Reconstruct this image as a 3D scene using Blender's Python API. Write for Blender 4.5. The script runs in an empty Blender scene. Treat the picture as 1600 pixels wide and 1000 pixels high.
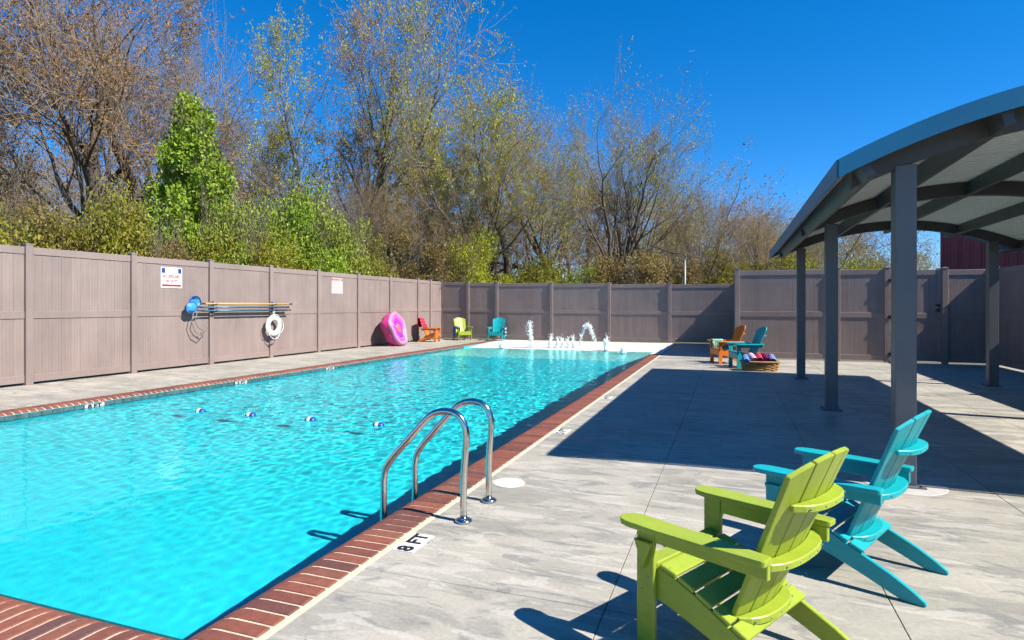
import bpy, bmesh, math, random
import numpy as np
from mathutils import Vector, Matrix

# ------------------------------------------------------------------ camera, sky, sun, exposure
sc = bpy.context.scene
COL = sc.collection
FPX, EYE = 940.0, 1.45
YAW = math.atan(340.0 / FPX)
cam = bpy.data.cameras.new('camera'); cam_o = bpy.data.objects.new('camera', cam); COL.objects.link(cam_o)
cam.sensor_width = 36.0; cam.lens = 36.0 * FPX / 1600.0; cam.shift_y = -22.0 / 1600.0
cam.clip_start = 0.05; cam.clip_end = 3000.0
cam_o.location = (0, 0, EYE); cam_o.rotation_euler = (math.pi / 2, 0, YAW)
sc.camera = cam_o

SUN_TO = Vector((0.955, -0.13, 1.0))          # towards the sun
world = bpy.data.worlds.new('World'); sc.world = world; world.use_nodes = True
wn, wl = world.node_tree.nodes, world.node_tree.links
sky = wn.new('ShaderNodeTexSky'); sky.sky_type = 'NISHITA'; sky.sun_disc = False
sky.sun_elevation = math.atan2(SUN_TO.z, math.hypot(SUN_TO.x, SUN_TO.y))
sky.sun_rotation = math.atan2(SUN_TO.x, SUN_TO.y)
sky.air_density = 0.6; sky.dust_density = 0.0; sky.ozone_density = 6.0
gam = wn.new('ShaderNodeGamma'); gam.inputs[1].default_value = 0.80
hsv = wn.new('ShaderNodeHueSaturation'); hsv.inputs['Hue'].default_value = 0.503; hsv.inputs['Saturation'].default_value = 1.42
bg = wn['Background']; bg.inputs[1].default_value = 0.115
wl.new(sky.outputs[0], gam.inputs[0]); wl.new(gam.outputs[0], hsv.inputs['Color']); wl.new(hsv.outputs[0], bg.inputs[0])
sun = bpy.data.lights.new('sun', 'SUN'); sun_o = bpy.data.objects.new('sun', sun); COL.objects.link(sun_o)
sun.energy = 4.1; sun.angle = math.radians(0.5); sun.color = (1.0, 0.94, 0.84)
sun_o.location = (20, -5, 25); sun_o.rotation_euler = (-SUN_TO).to_track_quat('-Z', 'Y').to_euler()
sun.cycles.is_caustics_light = True
sc.view_settings.view_transform = 'Standard'; sc.view_settings.look = 'None'
sc.view_settings.exposure = 1.42; sc.view_settings.gamma = 1.0
cy = sc.cycles
cy.use_denoising = True; cy.use_light_tree = False; cy.caustics_reflective = False
cy.max_bounces = 10; cy.transparent_max_bounces = 12; cy.sample_clamp_indirect = 6.0
sc.render.film_transparent = False

# ------------------------------------------------------------------ helpers
RS, RC = math.sin(YAW), math.cos(YAW)
def at_depth(px, d):
    """ground position of a thing seen in picture column px at d metres in front of the lens"""
    x = (px - 800.0) / FPX
    return ((-RS + x * RC) * d, (RC + x * RS) * d)

def mesh_obj(name, verts, faces, mat=None, parent=None, smooth=False, uv=None):
    me = bpy.data.meshes.new(name)
    me.from_pydata([tuple(v) for v in verts], [], [tuple(f) for f in faces])
    if mat: me.materials.append(mat)
    if smooth: me.polygons.foreach_set('use_smooth', [True] * len(me.polygons))
    me.update()
    return link(name, me, parent)

def link(name, me, parent=None, mat=None, loc=None, rot=None):
    o = bpy.data.objects.new(name, me); COL.objects.link(o)
    if parent is not None: o.parent = parent
    if mat is not None:
        o.material_slots[0].link = 'OBJECT'; o.material_slots[0].material = mat
    if loc is not None: o.location = loc
    if rot is not None: o.rotation_euler = rot
    return o

def fast_mesh(name, V, F, mat, smooth=False):
    """numpy mesh, F an (n,k) array"""
    me = bpy.data.meshes.new(name); V = np.asarray(V, np.float32); F = np.asarray(F, np.int32)
    n, k = F.shape
    me.vertices.add(len(V)); me.vertices.foreach_set('co', V.ravel())
    me.loops.add(n * k); me.loops.foreach_set('vertex_index', F.ravel())
    me.polygons.add(n); me.polygons.foreach_set('loop_start', np.arange(0, n * k, k, dtype=np.int32))
    me.polygons.foreach_set('loop_total', np.full(n, k, np.int32))
    if smooth: me.polygons.foreach_set('use_smooth', np.ones(n, bool))
    me.materials.append(mat); me.update(calc_edges=True); me.validate()
    return me

def thing(name, label=None, cat=None, loc=(0, 0, 0), rotz=0.0, group=None, kind=None):
    o = bpy.data.objects.new(name, None); COL.objects.link(o)
    o.location = loc; o.rotation_euler = (0, 0, rotz); o.empty_display_size = 0.1
    return tag(o, label, cat, group, kind)

def tag(o, label=None, cat=None, group=None, kind=None):
    if label: o['label'] = label
    if cat: o['category'] = cat
    if group: o['group'] = group
    if kind: o['kind'] = kind
    return o

class MB:
    """collects shapes of one part"""
    def __init__(s): s.v, s.f = [], []
    def add(s, v, f):
        n = len(s.v); s.v += [tuple(p) for p in v]; s.f += [tuple(i + n for i in q) for q in f]; return s
    def box(s, x0, x1, y0, y1, z0, z1):
        return s.add([(x0, y0, z0), (x1, y0, z0), (x1, y1, z0), (x0, y1, z0), (x0, y0, z1), (x1, y0, z1), (x1, y1, z1), (x0, y1, z1)],
                     [(0, 3, 2, 1), (4, 5, 6, 7), (0, 1, 5, 4), (1, 2, 6, 5), (2, 3, 7, 6), (3, 0, 4, 7)])
    def prism(s, pts, fn, t0, t1):
        """outline pts (a,b), extruded from t0 to t1; fn(a,b,t)->xyz"""
        n = len(pts)
        v = [fn(a, b, t0) for a, b in pts] + [fn(a, b, t1) for a, b in pts]
        f = [tuple(range(n - 1, -1, -1)), tuple(range(n, 2 * n))] + [(i, (i + 1) % n, n + (i + 1) % n, n + i) for i in range(n)]
        return s.add(v, f)
    def tube(s, path, r, n=8, caps=True):
        path = [Vector(p) for p in path]; rs = r if isinstance(r, (list, tuple)) else [r] * len(path)
        v, f = [], []; up = None
        for i, p in enumerate(path):
            d = (path[min(i + 1, len(path) - 1)] - path[max(i - 1, 0)]).normalized()
            if up is None:
                up = Vector((0, 0, 1)) if abs(d.z) < 0.9 else Vector((1, 0, 0))
            a = d.cross(up).normalized(); b = a.cross(d).normalized(); up = b
            for k in range(n):
                t = 2 * math.pi * k / n
                v.append(p + (a * math.cos(t) + b * math.sin(t)) * rs[i])
        for i in range(len(path) - 1):
            for k in range(n):
                f.append((i * n + k, i * n + (k + 1) % n, (i + 1) * n + (k + 1) % n, (i + 1) * n + k))
        if caps:
            f.append(tuple(range(n - 1, -1, -1))); m = (len(path) - 1) * n; f.append(tuple(range(m, m + n)))
        return s.add(v, f)
    def lathe(s, prof, n=24, c=(0, 0, 0), close=True):
        v, f = [], []
        for r, z in prof:
            for k in range(n):
                t = 2 * math.pi * k / n; v.append((c[0] + r * math.cos(t), c[1] + r * math.sin(t), c[2] + z))
        for i in range(len(prof) - 1):
            for k in range(n):
                f.append((i * n + k, i * n + (k + 1) % n, (i + 1) * n + (k + 1) % n, (i + 1) * n + k))
        if close:
            f.append(tuple(range(n - 1, -1, -1))); m = (len(prof) - 1) * n; f.append(tuple(range(m, m + n)))
        return s.add(v, f)
    def mesh(s, name, mat, bevel=0.0, smooth=False, seg=1):
        me = bpy.data.meshes.new(name); me.from_pydata(s.v, [], s.f)
        bm = bmesh.new(); bm.from_mesh(me)
        bmesh.ops.recalc_face_normals(bm, faces=bm.faces)
        if bevel:
            ed = [e for e in bm.edges if len(e.link_faces) == 2 and e.calc_face_angle(0) > 0.6]
            bmesh.ops.bevel(bm, geom=ed, offset=bevel, segments=seg, affect='EDGES', profile=0.6, clamp_overlap=True)
        bm.to_mesh(me); bm.free(); me.materials.append(mat)
        if smooth: me.polygons.foreach_set('use_smooth', [True] * len(me.polygons))
        me.update(); return me
    def build(s, name, mat, parent=None, bevel=0.0, smooth=False, seg=1):
        return link(name, s.mesh(name, mat, bevel, smooth, seg), parent)

def text_part(name, body, size, mat, parent, loc, rot, sx=1.0, bold=0.0, align='CENTER'):
    cu = bpy.data.curves.new(name, 'FONT'); cu.body = body; cu.size = size; cu.align_x = align; cu.align_y = 'CENTER'
    cu.offset = bold; cu.extrude = 0.0006; cu.resolution_u = 3
    tmp = bpy.data.objects.new('tmp', cu); COL.objects.link(tmp)
    dg = bpy.context.evaluated_depsgraph_get()
    me = bpy.data.meshes.new_from_object(tmp.evaluated_get(dg)); bpy.data.objects.remove(tmp); bpy.data.curves.remove(cu)
    me.name = name; me.materials.clear(); me.materials.append(mat)
    o = link(name, me, parent, loc=loc, rot=rot); o.scale = (sx, 1, 1); tag(o, kind='stuff'); return o

# ------------------------------------------------------------------ materials
class NT:
    def __init__(s, name):
        s.m = bpy.data.materials.new(name); s.m.use_nodes = True
        s.t = s.m.node_tree; s.n = s.t.nodes; s.l = s.t.links; s.p = s.n['Principled BSDF']; s.out = s.n['Material Output']
    def node(s, typ, **kw):
        n = s.n.new(typ)
        for k, v in kw.items():
            if k.startswith('i_'):
                key = k[2:]; key = int(key) if key.isdigit() else key.replace('_', ' ')
                n.inputs[key].default_value = v
            else: setattr(n, k, v)
        return n
    def link(s, a, b): s.l.new(a, b)
    def pos(s, scale=(1, 1, 1), rot=(0, 0, 0), coord='pos'):
        if coord == 'pos': src = s.node('ShaderNodeNewGeometry').outputs['Position']
        else: src = s.node('ShaderNodeTexCoord').outputs['Object']
        mp = s.node('ShaderNodeMapping'); mp.inputs['Scale'].default_value = scale; mp.inputs['Rotation'].default_value = rot
        s.link(src, mp.inputs['Vector']); return mp.outputs[0]
    def noise(s, vec, scale, detail=4, rough=0.55, dist=0.0):
        n = s.node('ShaderNodeTexNoise'); n.inputs['Scale'].default_value = scale; n.inputs['Detail'].default_value = detail
        n.inputs['Roughness'].default_value = rough; n.inputs['Distortion'].default_value = dist; s.link(vec, n.inputs['Vector'])
        return n.outputs['Fac']
    def ramp(s, fac, stops, interp='LINEAR'):
        r = s.node('ShaderNodeValToRGB'); cr = r.color_ramp; cr.interpolation = interp
        while len(cr.elements) < len(stops): cr.elements.new(0.5)
        for e, (p, c) in zip(cr.elements, stops):
            e.position = p; e.color = (c[0], c[1], c[2], 1) if isinstance(c, (tuple, list)) else (c, c, c, 1)
        s.link(fac, r.inputs[0]); return r.outputs[0]
    def mix(s, fac, a, b, mode='MIX'):
        m = s.node('ShaderNodeMix', data_type='RGBA', blend_type=mode)
        for sock, val in ((m.inputs[0], fac), (m.inputs[6], a), (m.inputs[7], b)):
            if isinstance(val, (int, float)): sock.default_value = val
            elif isinstance(val, tuple): sock.default_value = (*val, 1)
            else: s.link(val, sock)
        return m.outputs[2]
    def bump(s, h, strength=0.3, dist=0.01):
        b = s.node('ShaderNodeBump'); b.inputs['Strength'].default_value = strength; b.inputs['Distance'].default_value = dist
        s.link(h, b.inputs['Height']); s.link(b.outputs[0], s.p.inputs['Normal'])

def simple(name, col, rough=0.5, metal=0.0, var=0.12, scale=8.0, bump=0.0, coord='obj', spec=0.5):
    t = NT(name); v = t.pos(coord=coord)
    f = t.noise(v, scale, 5)
    lo = tuple(c * (1 - var) for c in col); hi = tuple(min(1, c * (1 + var)) for c in col)
    t.link(t.ramp(f, [(0.3, lo), (0.7, hi)]), t.p.inputs['Base Color'])
    t.p.inputs['Roughness'].default_value = rough; t.p.inputs['Metallic'].default_value = metal
    t.p.inputs['Specular IOR Level'].default_value = spec
    if bump: t.bump(t.noise(v, scale * 12, 3), bump, 0.004)
    return t.m

def m_concrete():
    t = NT('troweled_concrete')
    rot = (0, 0, math.radians(-14))
    a = t.noise(t.pos((0.55, 2.2, 1), rot), 1.5, 5, 0.6, 0.9)          # long trowel passes
    b = t.noise(t.pos((0.8, 3.2, 1), (0, 0, math.radians(20))), 1.9, 4, 0.55, 1.3)
    big = t.noise(t.pos((1.0, 1.5, 1)), 0.75, 6, 0.68, 0.4)
    fine = t.noise(t.pos(), 42, 4, 0.65)
    grit = t.noise(t.pos(), 160, 2, 0.5)
    base = t.ramp(big, [(0.28, (0.222, 0.212, 0.178)), (0.5, (0.315, 0.296, 0.252)), (0.72, (0.390, 0.358, 0.305))])
    pa = t.ramp(a, [(0.51, 0.0), (0.555, 1.0), (0.64, 0.7), (0.68, 0.1)])
    c1 = t.mix(t.mix(0.62, (0, 0, 0), t.mix(1.0, pa, t.ramp(t.noise(t.pos((1, 2, 1)), 6, 6, 0.7), [(0.3, 0.35), (0.65, 1.0)]), 'MULTIPLY')), base, (0.165, 0.162, 0.150))
    pb = t.ramp(b, [(0.56, 0.0), (0.585, 1.0)])
    c2 = t.mix(t.mix(0.5, (0, 0, 0), pb), c1, (0.43, 0.405, 0.365))
    pc = t.ramp(t.noise(t.pos((0.6, 1.6, 1), (0, 0, 0.3)), 3.1, 6, 0.62, 1.8), [(0.57, 0.0), (0.63, 1.0)])
    c3 = t.mix(t.mix(0.6, (0, 0, 0), pc), c2, (0.15, 0.155, 0.155))
    sp = t.ramp(fine, [(0.3, 0.86), (0.7, 1.08)])
    c4 = t.mix(1.0, c3, sp, 'MULTIPLY')
    t.link(c4, t.p.inputs['Base Color'])
    t.link(t.ramp(a, [(0.4, 0.62), (0.62, 0.4)]), t.p.inputs['Roughness'])
    t.p.inputs['Specular IOR Level'].default_value = 0.35
    h = t.mix(0.45, t.mix(0.5, pa, pb), t.mix(0.5, grit, fine))
    t.bump(h, 0.45, 0.006)
    return t.m

def m_brick():
    t = NT('coping_brick')
    oi = t.node('ShaderNodeObjectInfo')
    c = t.ramp(oi.outputs['Random'], [(0.0, (0.098, 0.036, 0.029)), (0.3, (0.152, 0.046, 0.030)), (0.6, (0.190, 0.057, 0.034)), (0.85, (0.172, 0.060, 0.037)), (1.0, (0.095, 0.040, 0.035))])
    f = t.noise(t.pos(), 26, 6, 0.65)
    c = t.mix(1.0, c, t.ramp(f, [(0.25, 0.72), (0.75, 1.25)]), 'MULTIPLY')
    s = t.ramp(t.noise(t.pos(), 140, 3, 0.6), [(0.66, 0.0), (0.72, 1.0)])
    c = t.mix(t.mix(0.55, (0, 0, 0), s), c, (0.34, 0.24, 0.19))
    t.link(c, t.p.inputs['Base Color']); t.p.inputs['Roughness'].default_value = 0.72
    t.bump(f, 0.35, 0.004); return t.m

def m_vinyl():
    t = NT('taupe_vinyl')
    oi = t.node('ShaderNodeObjectInfo')
    streak = t.noise(t.pos((14, 14, 0.6)), 2.2, 4, 0.6)
    c = t.ramp(streak, [(0.15, (0.208, 0.158, 0.143)), (0.55, (0.232, 0.179, 0.163)), (0.85, (0.255, 0.199, 0.182))])
    c = t.mix(1.0, c, t.ramp(oi.outputs['Random'], [(0, 0.94), (1, 1.05)]), 'MULTIPLY')
    dirt = t.noise(t.pos(), 1.1, 5, 0.6)
    c = t.mix(1.0, c, t.ramp(dirt, [(0.3, 0.86), (0.7, 1.06)]), 'MULTIPLY')
    t.link(c, t.p.inputs['Base Color']); t.p.inputs['Roughness'].default_value = 0.5
    t.p.inputs['Specular IOR Level'].default_value = 0.3
    t.bump(streak, 0.12, 0.004); return t.m

def m_leaf(name, cols, trans=0.35):
    t = NT(name)
    g = t.node('ShaderNodeNewGeometry')
    stops = [(i / max(1, len(cols) - 1), c) for i, c in enumerate(cols)]
    c = t.ramp(g.outputs['Random Per Island'], stops)
    big = t.noise(t.pos(), 0.9, 3, 0.5)
    c = t.mix(1.0, c, t.ramp(big, [(0.3, 0.75), (0.7, 1.2)]), 'MULTIPLY')
    t.link(c, t.p.inputs['Base Color']); t.p.inputs['Roughness'].default_value = 0.55
    t.p.inputs['Specular IOR Level'].default_value = 0.25
    tl = t.node('ShaderNodeBsdfTranslucent'); t.link(c, tl.inputs['Color'])
    mx = t.node('ShaderNodeMixShader'); mx.inputs[0].default_value = trans
    t.link(t.p.outputs[0], mx.inputs[1]); t.link(tl.outputs[0], mx.inputs[2]); t.link(mx.outputs[0], t.out.inputs['Surface'])
    return t.m

def m_bark(name, lo, hi):
    t = NT(name)
    f = t.noise(t.pos((6, 6, 1.5)), 1.6, 5, 0.65)
    t.link(t.ramp(f, [(0.3, lo), (0.7, hi)]), t.p.inputs['Base Color']); t.p.inputs['Roughness'].default_value = 0.85
    t.p.inputs['Specular IOR Level'].default_value = 0.2
    return t.m

def m_plastic(name, col):
    """thick recycled-plastic lumber with faint grain"""
    t = NT(name)
    f = t.noise(t.pos((3, 26, 26), coord='obj'), 3.0, 4, 0.6)
    big = t.noise(t.pos(coord='obj'), 5, 3)
    c = t.ramp(f, [(0.25, tuple(x * 0.88 for x in col)), (0.75, tuple(min(1, x * 1.08) for x in col))])
    c = t.mix(1.0, c, t.ramp(big, [(0.3, 0.93), (0.7, 1.05)]), 'MULTIPLY')
    t.link(c, t.p.inputs['Base Color']); t.p.inputs['Roughness'].default_value = 0.42
    t.p.inputs['Specular IOR Level'].default_value = 0.4
    t.bump(f, 0.08, 0.003); return t.m

def m_stripes(name, cols, axis, freq):
    t = NT(name); v = t.pos(coord='obj')
    w = t.node('ShaderNodeTexWave', wave_type='BANDS', bands_direction=axis); w.inputs['Scale'].default_value = freq; w.inputs['Distortion'].default_value = 0.6
    t.link(v, w.inputs['Vector'])
    n = len(cols)
    t.link(t.ramp(w.outputs['Fac'], [(i / n, c) for i, c in enumerate(cols)], 'CONSTANT'), t.p.inputs['Base Color'])
    t.p.inputs['Roughness'].default_value = 0.95; t.p.inputs['Specular IOR Level'].default_value = 0.1
    t.bump(t.noise(v, 150, 2), 0.4, 0.005); return t.m

CONC = m_concrete(); BRICK = m_brick(); VINYL = m_vinyl()
MORTAR = simple('cream_mortar', (0.50, 0.42, 0.31), 0.85, var=0.15, scale=30, coord='pos')
SOIL = simple('dark_soil', (0.09, 0.08, 0.065), 0.95, scale=6, coord='pos')
GRASS = simple('rough_grass', (0.06, 0.07, 0.03), 0.95, var=0.35, scale=3, coord='pos')
HILL = simple('wooded_hill', (0.085, 0.075, 0.045), 0.95, var=0.4, scale=0.6, coord='pos')
PLASTER = simple('aqua_pool_plaster', (0.022, 0.385, 0.445), 0.6, var=0.03, scale=1.0, coord='pos')
BEACH = simple('white_pebble_plaster', (0.50, 0.49, 0.46), 0.6, var=0.06, scale=5, coord='pos')
WTILE = simple('waterline_tile', (0.055, 0.10, 0.105), 0.25, var=0.3, scale=9, coord='pos')
FOOT = simple('grey_footing', (0.36, 0.35, 0.33), 0.7, var=0.12, scale=9, coord='pos')
GALV = simple('weathered_galvanised', (0.20, 0.21, 0.21), 0.5, 0.3, var=0.15, scale=6)
STEEL = simple('brushed_steel', (0.55, 0.54, 0.52), 0.16, 1.0, var=0.06, scale=20)
POSTM = simple('slate_painted_steel', (0.10, 0.105, 0.115), 0.42, var=0.08, scale=4)
BEAMM = simple('dark_painted_steel', (0.055, 0.053, 0.053), 0.45, var=0.08, scale=4)
DECKM = simple('galvanised_roof_deck', (0.66, 0.71, 0.69), 0.5, 0.0, var=0.07, scale=14)
FASCIA = simple('sky_tinted_fascia', (0.008, 0.13, 0.25), 0.35, 0.0, var=0.08, scale=2)  # blue of the reflected sky put into the base colour
REDM = simple('barn_red_steel', (0.17, 0.016, 0.018), 0.5, var=0.15, scale=1.5)
WHITE = simple('white_plastic', (0.62, 0.62, 0.60), 0.4, var=0.04, scale=12)
BLACK = simple('black_paint', (0.012, 0.012, 0.014), 0.5, var=0.1)
RED = simple('red_print', (0.33, 0.022, 0.03), 0.5, var=0.08)
BLUE = simple('blue_print', (0.015, 0.045, 0.22), 0.4, var=0.08)
PINKP = simple('pale_pink_print', (0.46, 0.36, 0.35), 0.5, var=0.04)
YELLOW = simple('yellow_pole', (0.58, 0.33, 0.015), 0.4, var=0.06)
BLUEP = simple('blue_pole', (0.05, 0.115, 0.17), 0.35, 0.3, var=0.1)
GREYC = simple('grey_cord', (0.14, 0.15, 0.16), 0.6, var=0.1)
LIME = m_plastic('lime_green_lumber', (0.245, 0.315, 0.028))
TURQ = m_plastic('turquoise_lumber', (0.003, 0.29, 0.325))
ORANGE = m_plastic('orange_lumber', (0.58, 0.15, 0.012))
WICK = simple('tan_wicker', (0.30, 0.17, 0.055), 0.7, var=0.5, scale=30)

# ------------------------------------------------------------------ setting: ground, deck, pool
X0, X1, Y0, YB = -9.10, -2.235, 2.00, 24.05       # pool walls left/right, near end, far end of the beach entry
CW = 0.325                                         # coping width
FL, FR, FB, FJ, JX = -12.10, 6.05, 24.20, 17.80, 0.20   # fence lines

g = MB()
gx = [-600, FL - 0.3, FR + 0.3, 600]; gy = [-40, FB + 0.4, 900]
def quad(mb, x0, x1, y0, y1, z): mb.add([(x0, y0, z), (x1, y0, z), (x1, y1, z), (x0, y1, z)], [(0, 1, 2, 3)])
quad(g, -600, FL - 0.2, -40, 900, -0.06); quad(g, FR + 0.2, 600, -40, 900, -0.06); quad(g, FL - 0.2, FR + 0.2, FB, 900, -0.06)
quad(g, JX, FR + 0.2, FJ + 0.1, FB, -0.06); quad(g, FL - 0.2, FR + 0.2, -40, -6, -0.06)
tag(g.build('ground', GRASS), kind='structure')
hv, hf = [], []
rng = random.Random(4)
hx = [-700 + 20 * i for i in range(71)]
for j, y in enumerate((130, 160, 200, 260)):
    for x in hx:
        base = (0, 5.5, 8.0, 2.0)[j]
        hv.append((x, y + 10 * math.sin(x * 0.013), -1 + base * (1 + 0.35 * math.sin(x * 0.021 + j) + 0.15 * math.sin(x * 0.07))))
for j in range(3):
    for i in range(70):
        a = j * 71 + i; hf.append((a, a + 1, a + 72, a + 71))
tag(mesh_obj('hillside', hv, hf, HILL, smooth=True), kind='structure')

# concrete deck in saw-cut slabs
deck = thing('concrete_deck', 'pale troweled concrete pool deck in large slabs', kind='structure')
sub = MB(); quad(sub, FL - 0.2, X0 - 0.02, -6, FB, -0.03); quad(sub, X1 + 0.02, FR + 0.2, -6, FB, -0.03); quad(sub, X0, X1, -6, Y0 - 0.02, -0.03)
sub.build('sub_base', SOIL, deck)
def slab(x0, x1, y0, y1):
    e = 0.0022
    MB().box(x0 + e, x1 - e, y0 + e, y1 - e, -0.09, 0.0).build('slab', CONC, deck, bevel=0.0015)
XS = [X1 + CW + 0.012, -0.56, 0.74, 1.93, 3.25, 4.6, FR + 0.15]
YS = [-6, -3.6, -0.4, 2.85, 6.1, 9.53, 13.05, 16.0, FJ]
for i in range(len(XS) - 1):
    for j in range(len(YS) - 1):
        slab(XS[i], XS[i + 1], YS[j], YS[j + 1])
for x0, x1 in ((XS[0], -0.56), (-0.56, JX)):
    for y0, y1 in ((FJ, 21.0), (21.0, FB)): slab(x0, x1, y0, y1)
LY = [-6, -3, 0, 3, 6, 9, 12, 15, 18, 21, FB]
for j in range(len(LY) - 1): slab(FL - 0.15, X0 - CW - 0.012, LY[j], LY[j + 1])
for x0, x1 in ((X0 - CW - 0.012, -7.0), (-7.0, -4.4), (-4.4, X1 + CW + 0.012)): slab(x0, x1, -6, Y0 - CW - 0.012)

FLOOR_DEPTH = 0.72
# pool shell: floor raised to narrow the edge shadow, beach entry far
prof = [(Y0, -0.55), (5.2, -FLOOR_DEPTH), (9.5, -0.72), (15.5, -0.72), (17.2, -0.50), (20.3, -0.085), (22.2, -0.01), (YB, 0.0)]
pv, pf = [], []
for y, z in prof: pv += [(X0, y, z), (X1, y, z)]
for i in range(len(prof) - 1): pf.append((2 * i, 2 * i + 1, 2 * i + 3, 2 * i + 2))
n = len(pv)
for sx in (X0, X1):
    b0 = len(pv)
    for y, z in prof: pv += [(sx, y, z), (sx, y, -0.02)]
    for i in range(len(prof) - 1): pf.append((b0 + 2 * i, b0 + 2 * i + 2, b0 + 2 * i + 3, b0 + 2 * i + 1))
b0 = len(pv); pv += [(X0, Y0, -0.55), (X1, Y0, -0.55), (X1, Y0, -0.02), (X0, Y0, -0.02)]; pf.append((b0, b0 + 1, b0 + 2, b0 + 3))
cut = 5
shell = mesh_obj('pool_shell', pv, [q for k, q in enumerate(pf) if k not in (4, 5, 6)], PLASTER)
tag(shell, kind='structure'); shell.cycles.is_caustics_receiver = True
bv = [v for v in pv[8:16]]
beach = mesh_obj('beach_entry', bv, [(0, 1, 3, 2), (2, 3, 5, 4), (4, 5, 7, 6)], BEACH, shell); beach.cycles.is_caustics_receiver = True
curb = MB().box(X0 - 0.3, X0, 23.42, FB - 0.08, -0.05, 0.006).box(X1, X1 + 0.30, 18.35, FB - 0.08, -0.05, 0.006)
curb.build('beach_border', BEACH, shell, bevel=0.003)
MB().box(X0, X1, YB, FB - 0.08, -0.05, 0.0).build('beach_apron', BEACH, shell)
tile_me = MB().box(0, 0.012, 0.003, 0.149, -0.148, -0.004).mesh('tile', WTILE, bevel=0.002)
for k in range(118): link('tile', tile_me, shell, loc=(X0, 2.05 + k * 0.152, -0.02))

# brick coping
coping = thing('pool_coping', 'rounded red brick coping around the pool edge', kind='structure')
def brick_mesh(w):
    pr = [(0.0, 0.012), (0.20, 0.012), (0.245, 0.008), (0.285, -0.004), (0.310, -0.020), (0.325, -0.042), (0.325, -0.060), (0.0, -0.060)]
    return MB().prism(pr, lambda a, b, t: (a, t, b), 0.0, w).mesh('brick', BRICK, bevel=0.004)
BP = 0.0985                                         # brick pitch
bm_ = brick_mesh(BP - 0.0145)
mort_pr = [(0.002, 0.006), (0.20, 0.007), (0.245, 0.003), (0.283, -0.009), (0.306, -0.024), (0.318, -0.044), (0.318, -0.058), (0.002, -0.058)]
rot_r = (0, 0, math.pi)                             # right side: inner edge towards -X
NR = 170
rb = random.Random(2)
for k in range(NR):
    link('brick', bm_, coping, loc=(X1 + CW - 0.024, Y0 - CW + (k + 1) * BP, rb.uniform(-0.0012, 0.0012)), rot=(0, 0, math.pi + rb.uniform(-0.004, 0.004)))
for k in range(17):                                 # near end, inner edge towards +Y
    link('brick', bm_, coping, loc=(X1 - 0.012 - k * BP, Y0 - CW, rb.uniform(-0.001, 0.001)), rot=(0, 0, math.pi / 2 + rb.uniform(-0.004, 0.004)))
for k in range(112):                                # left side, inner edge towards +X
    link('brick', bm_, coping, loc=(X0 - CW, 4.4 + k * BP, rb.uniform(-0.001, 0.001)), rot=(0, 0, rb.uniform(-0.004, 0.004)))
def bricks_mass(items):
    src = [v.co.copy() for v in bm_.vertices]; sf = [tuple(p.vertices) for p in bm_.polygons]; V, F = [], []
    for (x, y, rz) in items:
        b = len(V); c, s_ = math.cos(rz), math.sin(rz)
        V += [(x + c * p.x - s_ * p.y, y + s_ * p.x + c * p.y, p.z) for p in src]; F += [tuple(i + b for i in f) for f in sf]
    return V, F
items = [(X0 - CW, 4.4 + k * BP, 0.0) for k in list(range(-27, 0)) + list(range(112, 193))] + [(X1 - 0.012 - k * BP, Y0 - CW, math.pi / 2) for k in range(17, 70)]
V, F = bricks_mass(items); tag(mesh_obj('far_bricks', V, F, BRICK, coping), kind='stuff')
mo = MB()
mo.prism(mort_pr, lambda a, b, t: (X1 + CW - 0.024 - a, t, b), Y0 - CW, Y0 - CW + NR * BP + 0.01)
mo.prism(mort_pr, lambda a, b, t: (X0 - CW + a, t, b), 1.7, 23.42)
mo.prism(mort_pr, lambda a, b, t: (t, Y0 - CW + a, b), X0, X1 - 0.004)
mo.box(X1 + CW - 0.026, X1 + CW + 0.014, Y0 - CW, 18.4, -0.06, 0.003)
mo.box(X0 - CW - 0.014, X0 - CW + 0.004, 1.7, 23.42, -0.06, 0.003)
mo.box(X0, X1 + CW, Y0 - CW - 0.014, Y0 - CW + 0.004, -0.06, 0.0025)
mo.build('mortar_bed', MORTAR, coping)

# water: real wave relief, refracted sunlight lands on the shell
wx = np.linspace(X0 + 0.002, X1 - 0.002, 400); wy = np.linspace(Y0 + 0.002, 20.9, 1100)
WX, WY = np.meshgrid(wx, wy); r_ = np.random.RandomState(3); WZ = np.zeros_like(WX)
for k in range(80):
    lam = 0.085 * (5.0 ** r_.rand()); a = r_.rand() * 2 * math.pi; kk = 2 * math.pi / lam
    WZ += 0.00105 * lam * np.sin(kk * (WX * math.cos(a) + WY * math.sin(a)) + r_.rand() * 7)
amp = 0.22 + 1.02 * np.clip((WY - 3.2) / 4.5, 0, 1)
WZ = WZ * amp * np.clip((21.2 - WY) / 2.5, 0.15, 1)
idx = np.arange(WX.size).reshape(WX.shape)
wf = np.stack([idx[:-1, :-1], idx[:-1, 1:], idx[1:, 1:], idx[1:, :-1]], -1).reshape(-1, 4)
wt = NT('pool_water')
wt.n.remove(wt.p)
gl = wt.node('ShaderNodeBsdfGlass'); gl.inputs['IOR'].default_value = 1.33; gl.inputs['Roughness'].default_value = 0.0
gl.inputs['Color'].default_value = (0.50, 0.95, 0.98, 1)
wt.link(gl.outputs[0], wt.out.inputs['Surface'])
water = link('pool_water', fast_mesh('pool_water', np.stack([WX.ravel(), WY.ravel(), WZ.ravel() - 0.085], 1), wf, wt.m, True))
tag(water, kind='structure'); water.cycles.is_caustics_caster = True
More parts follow.
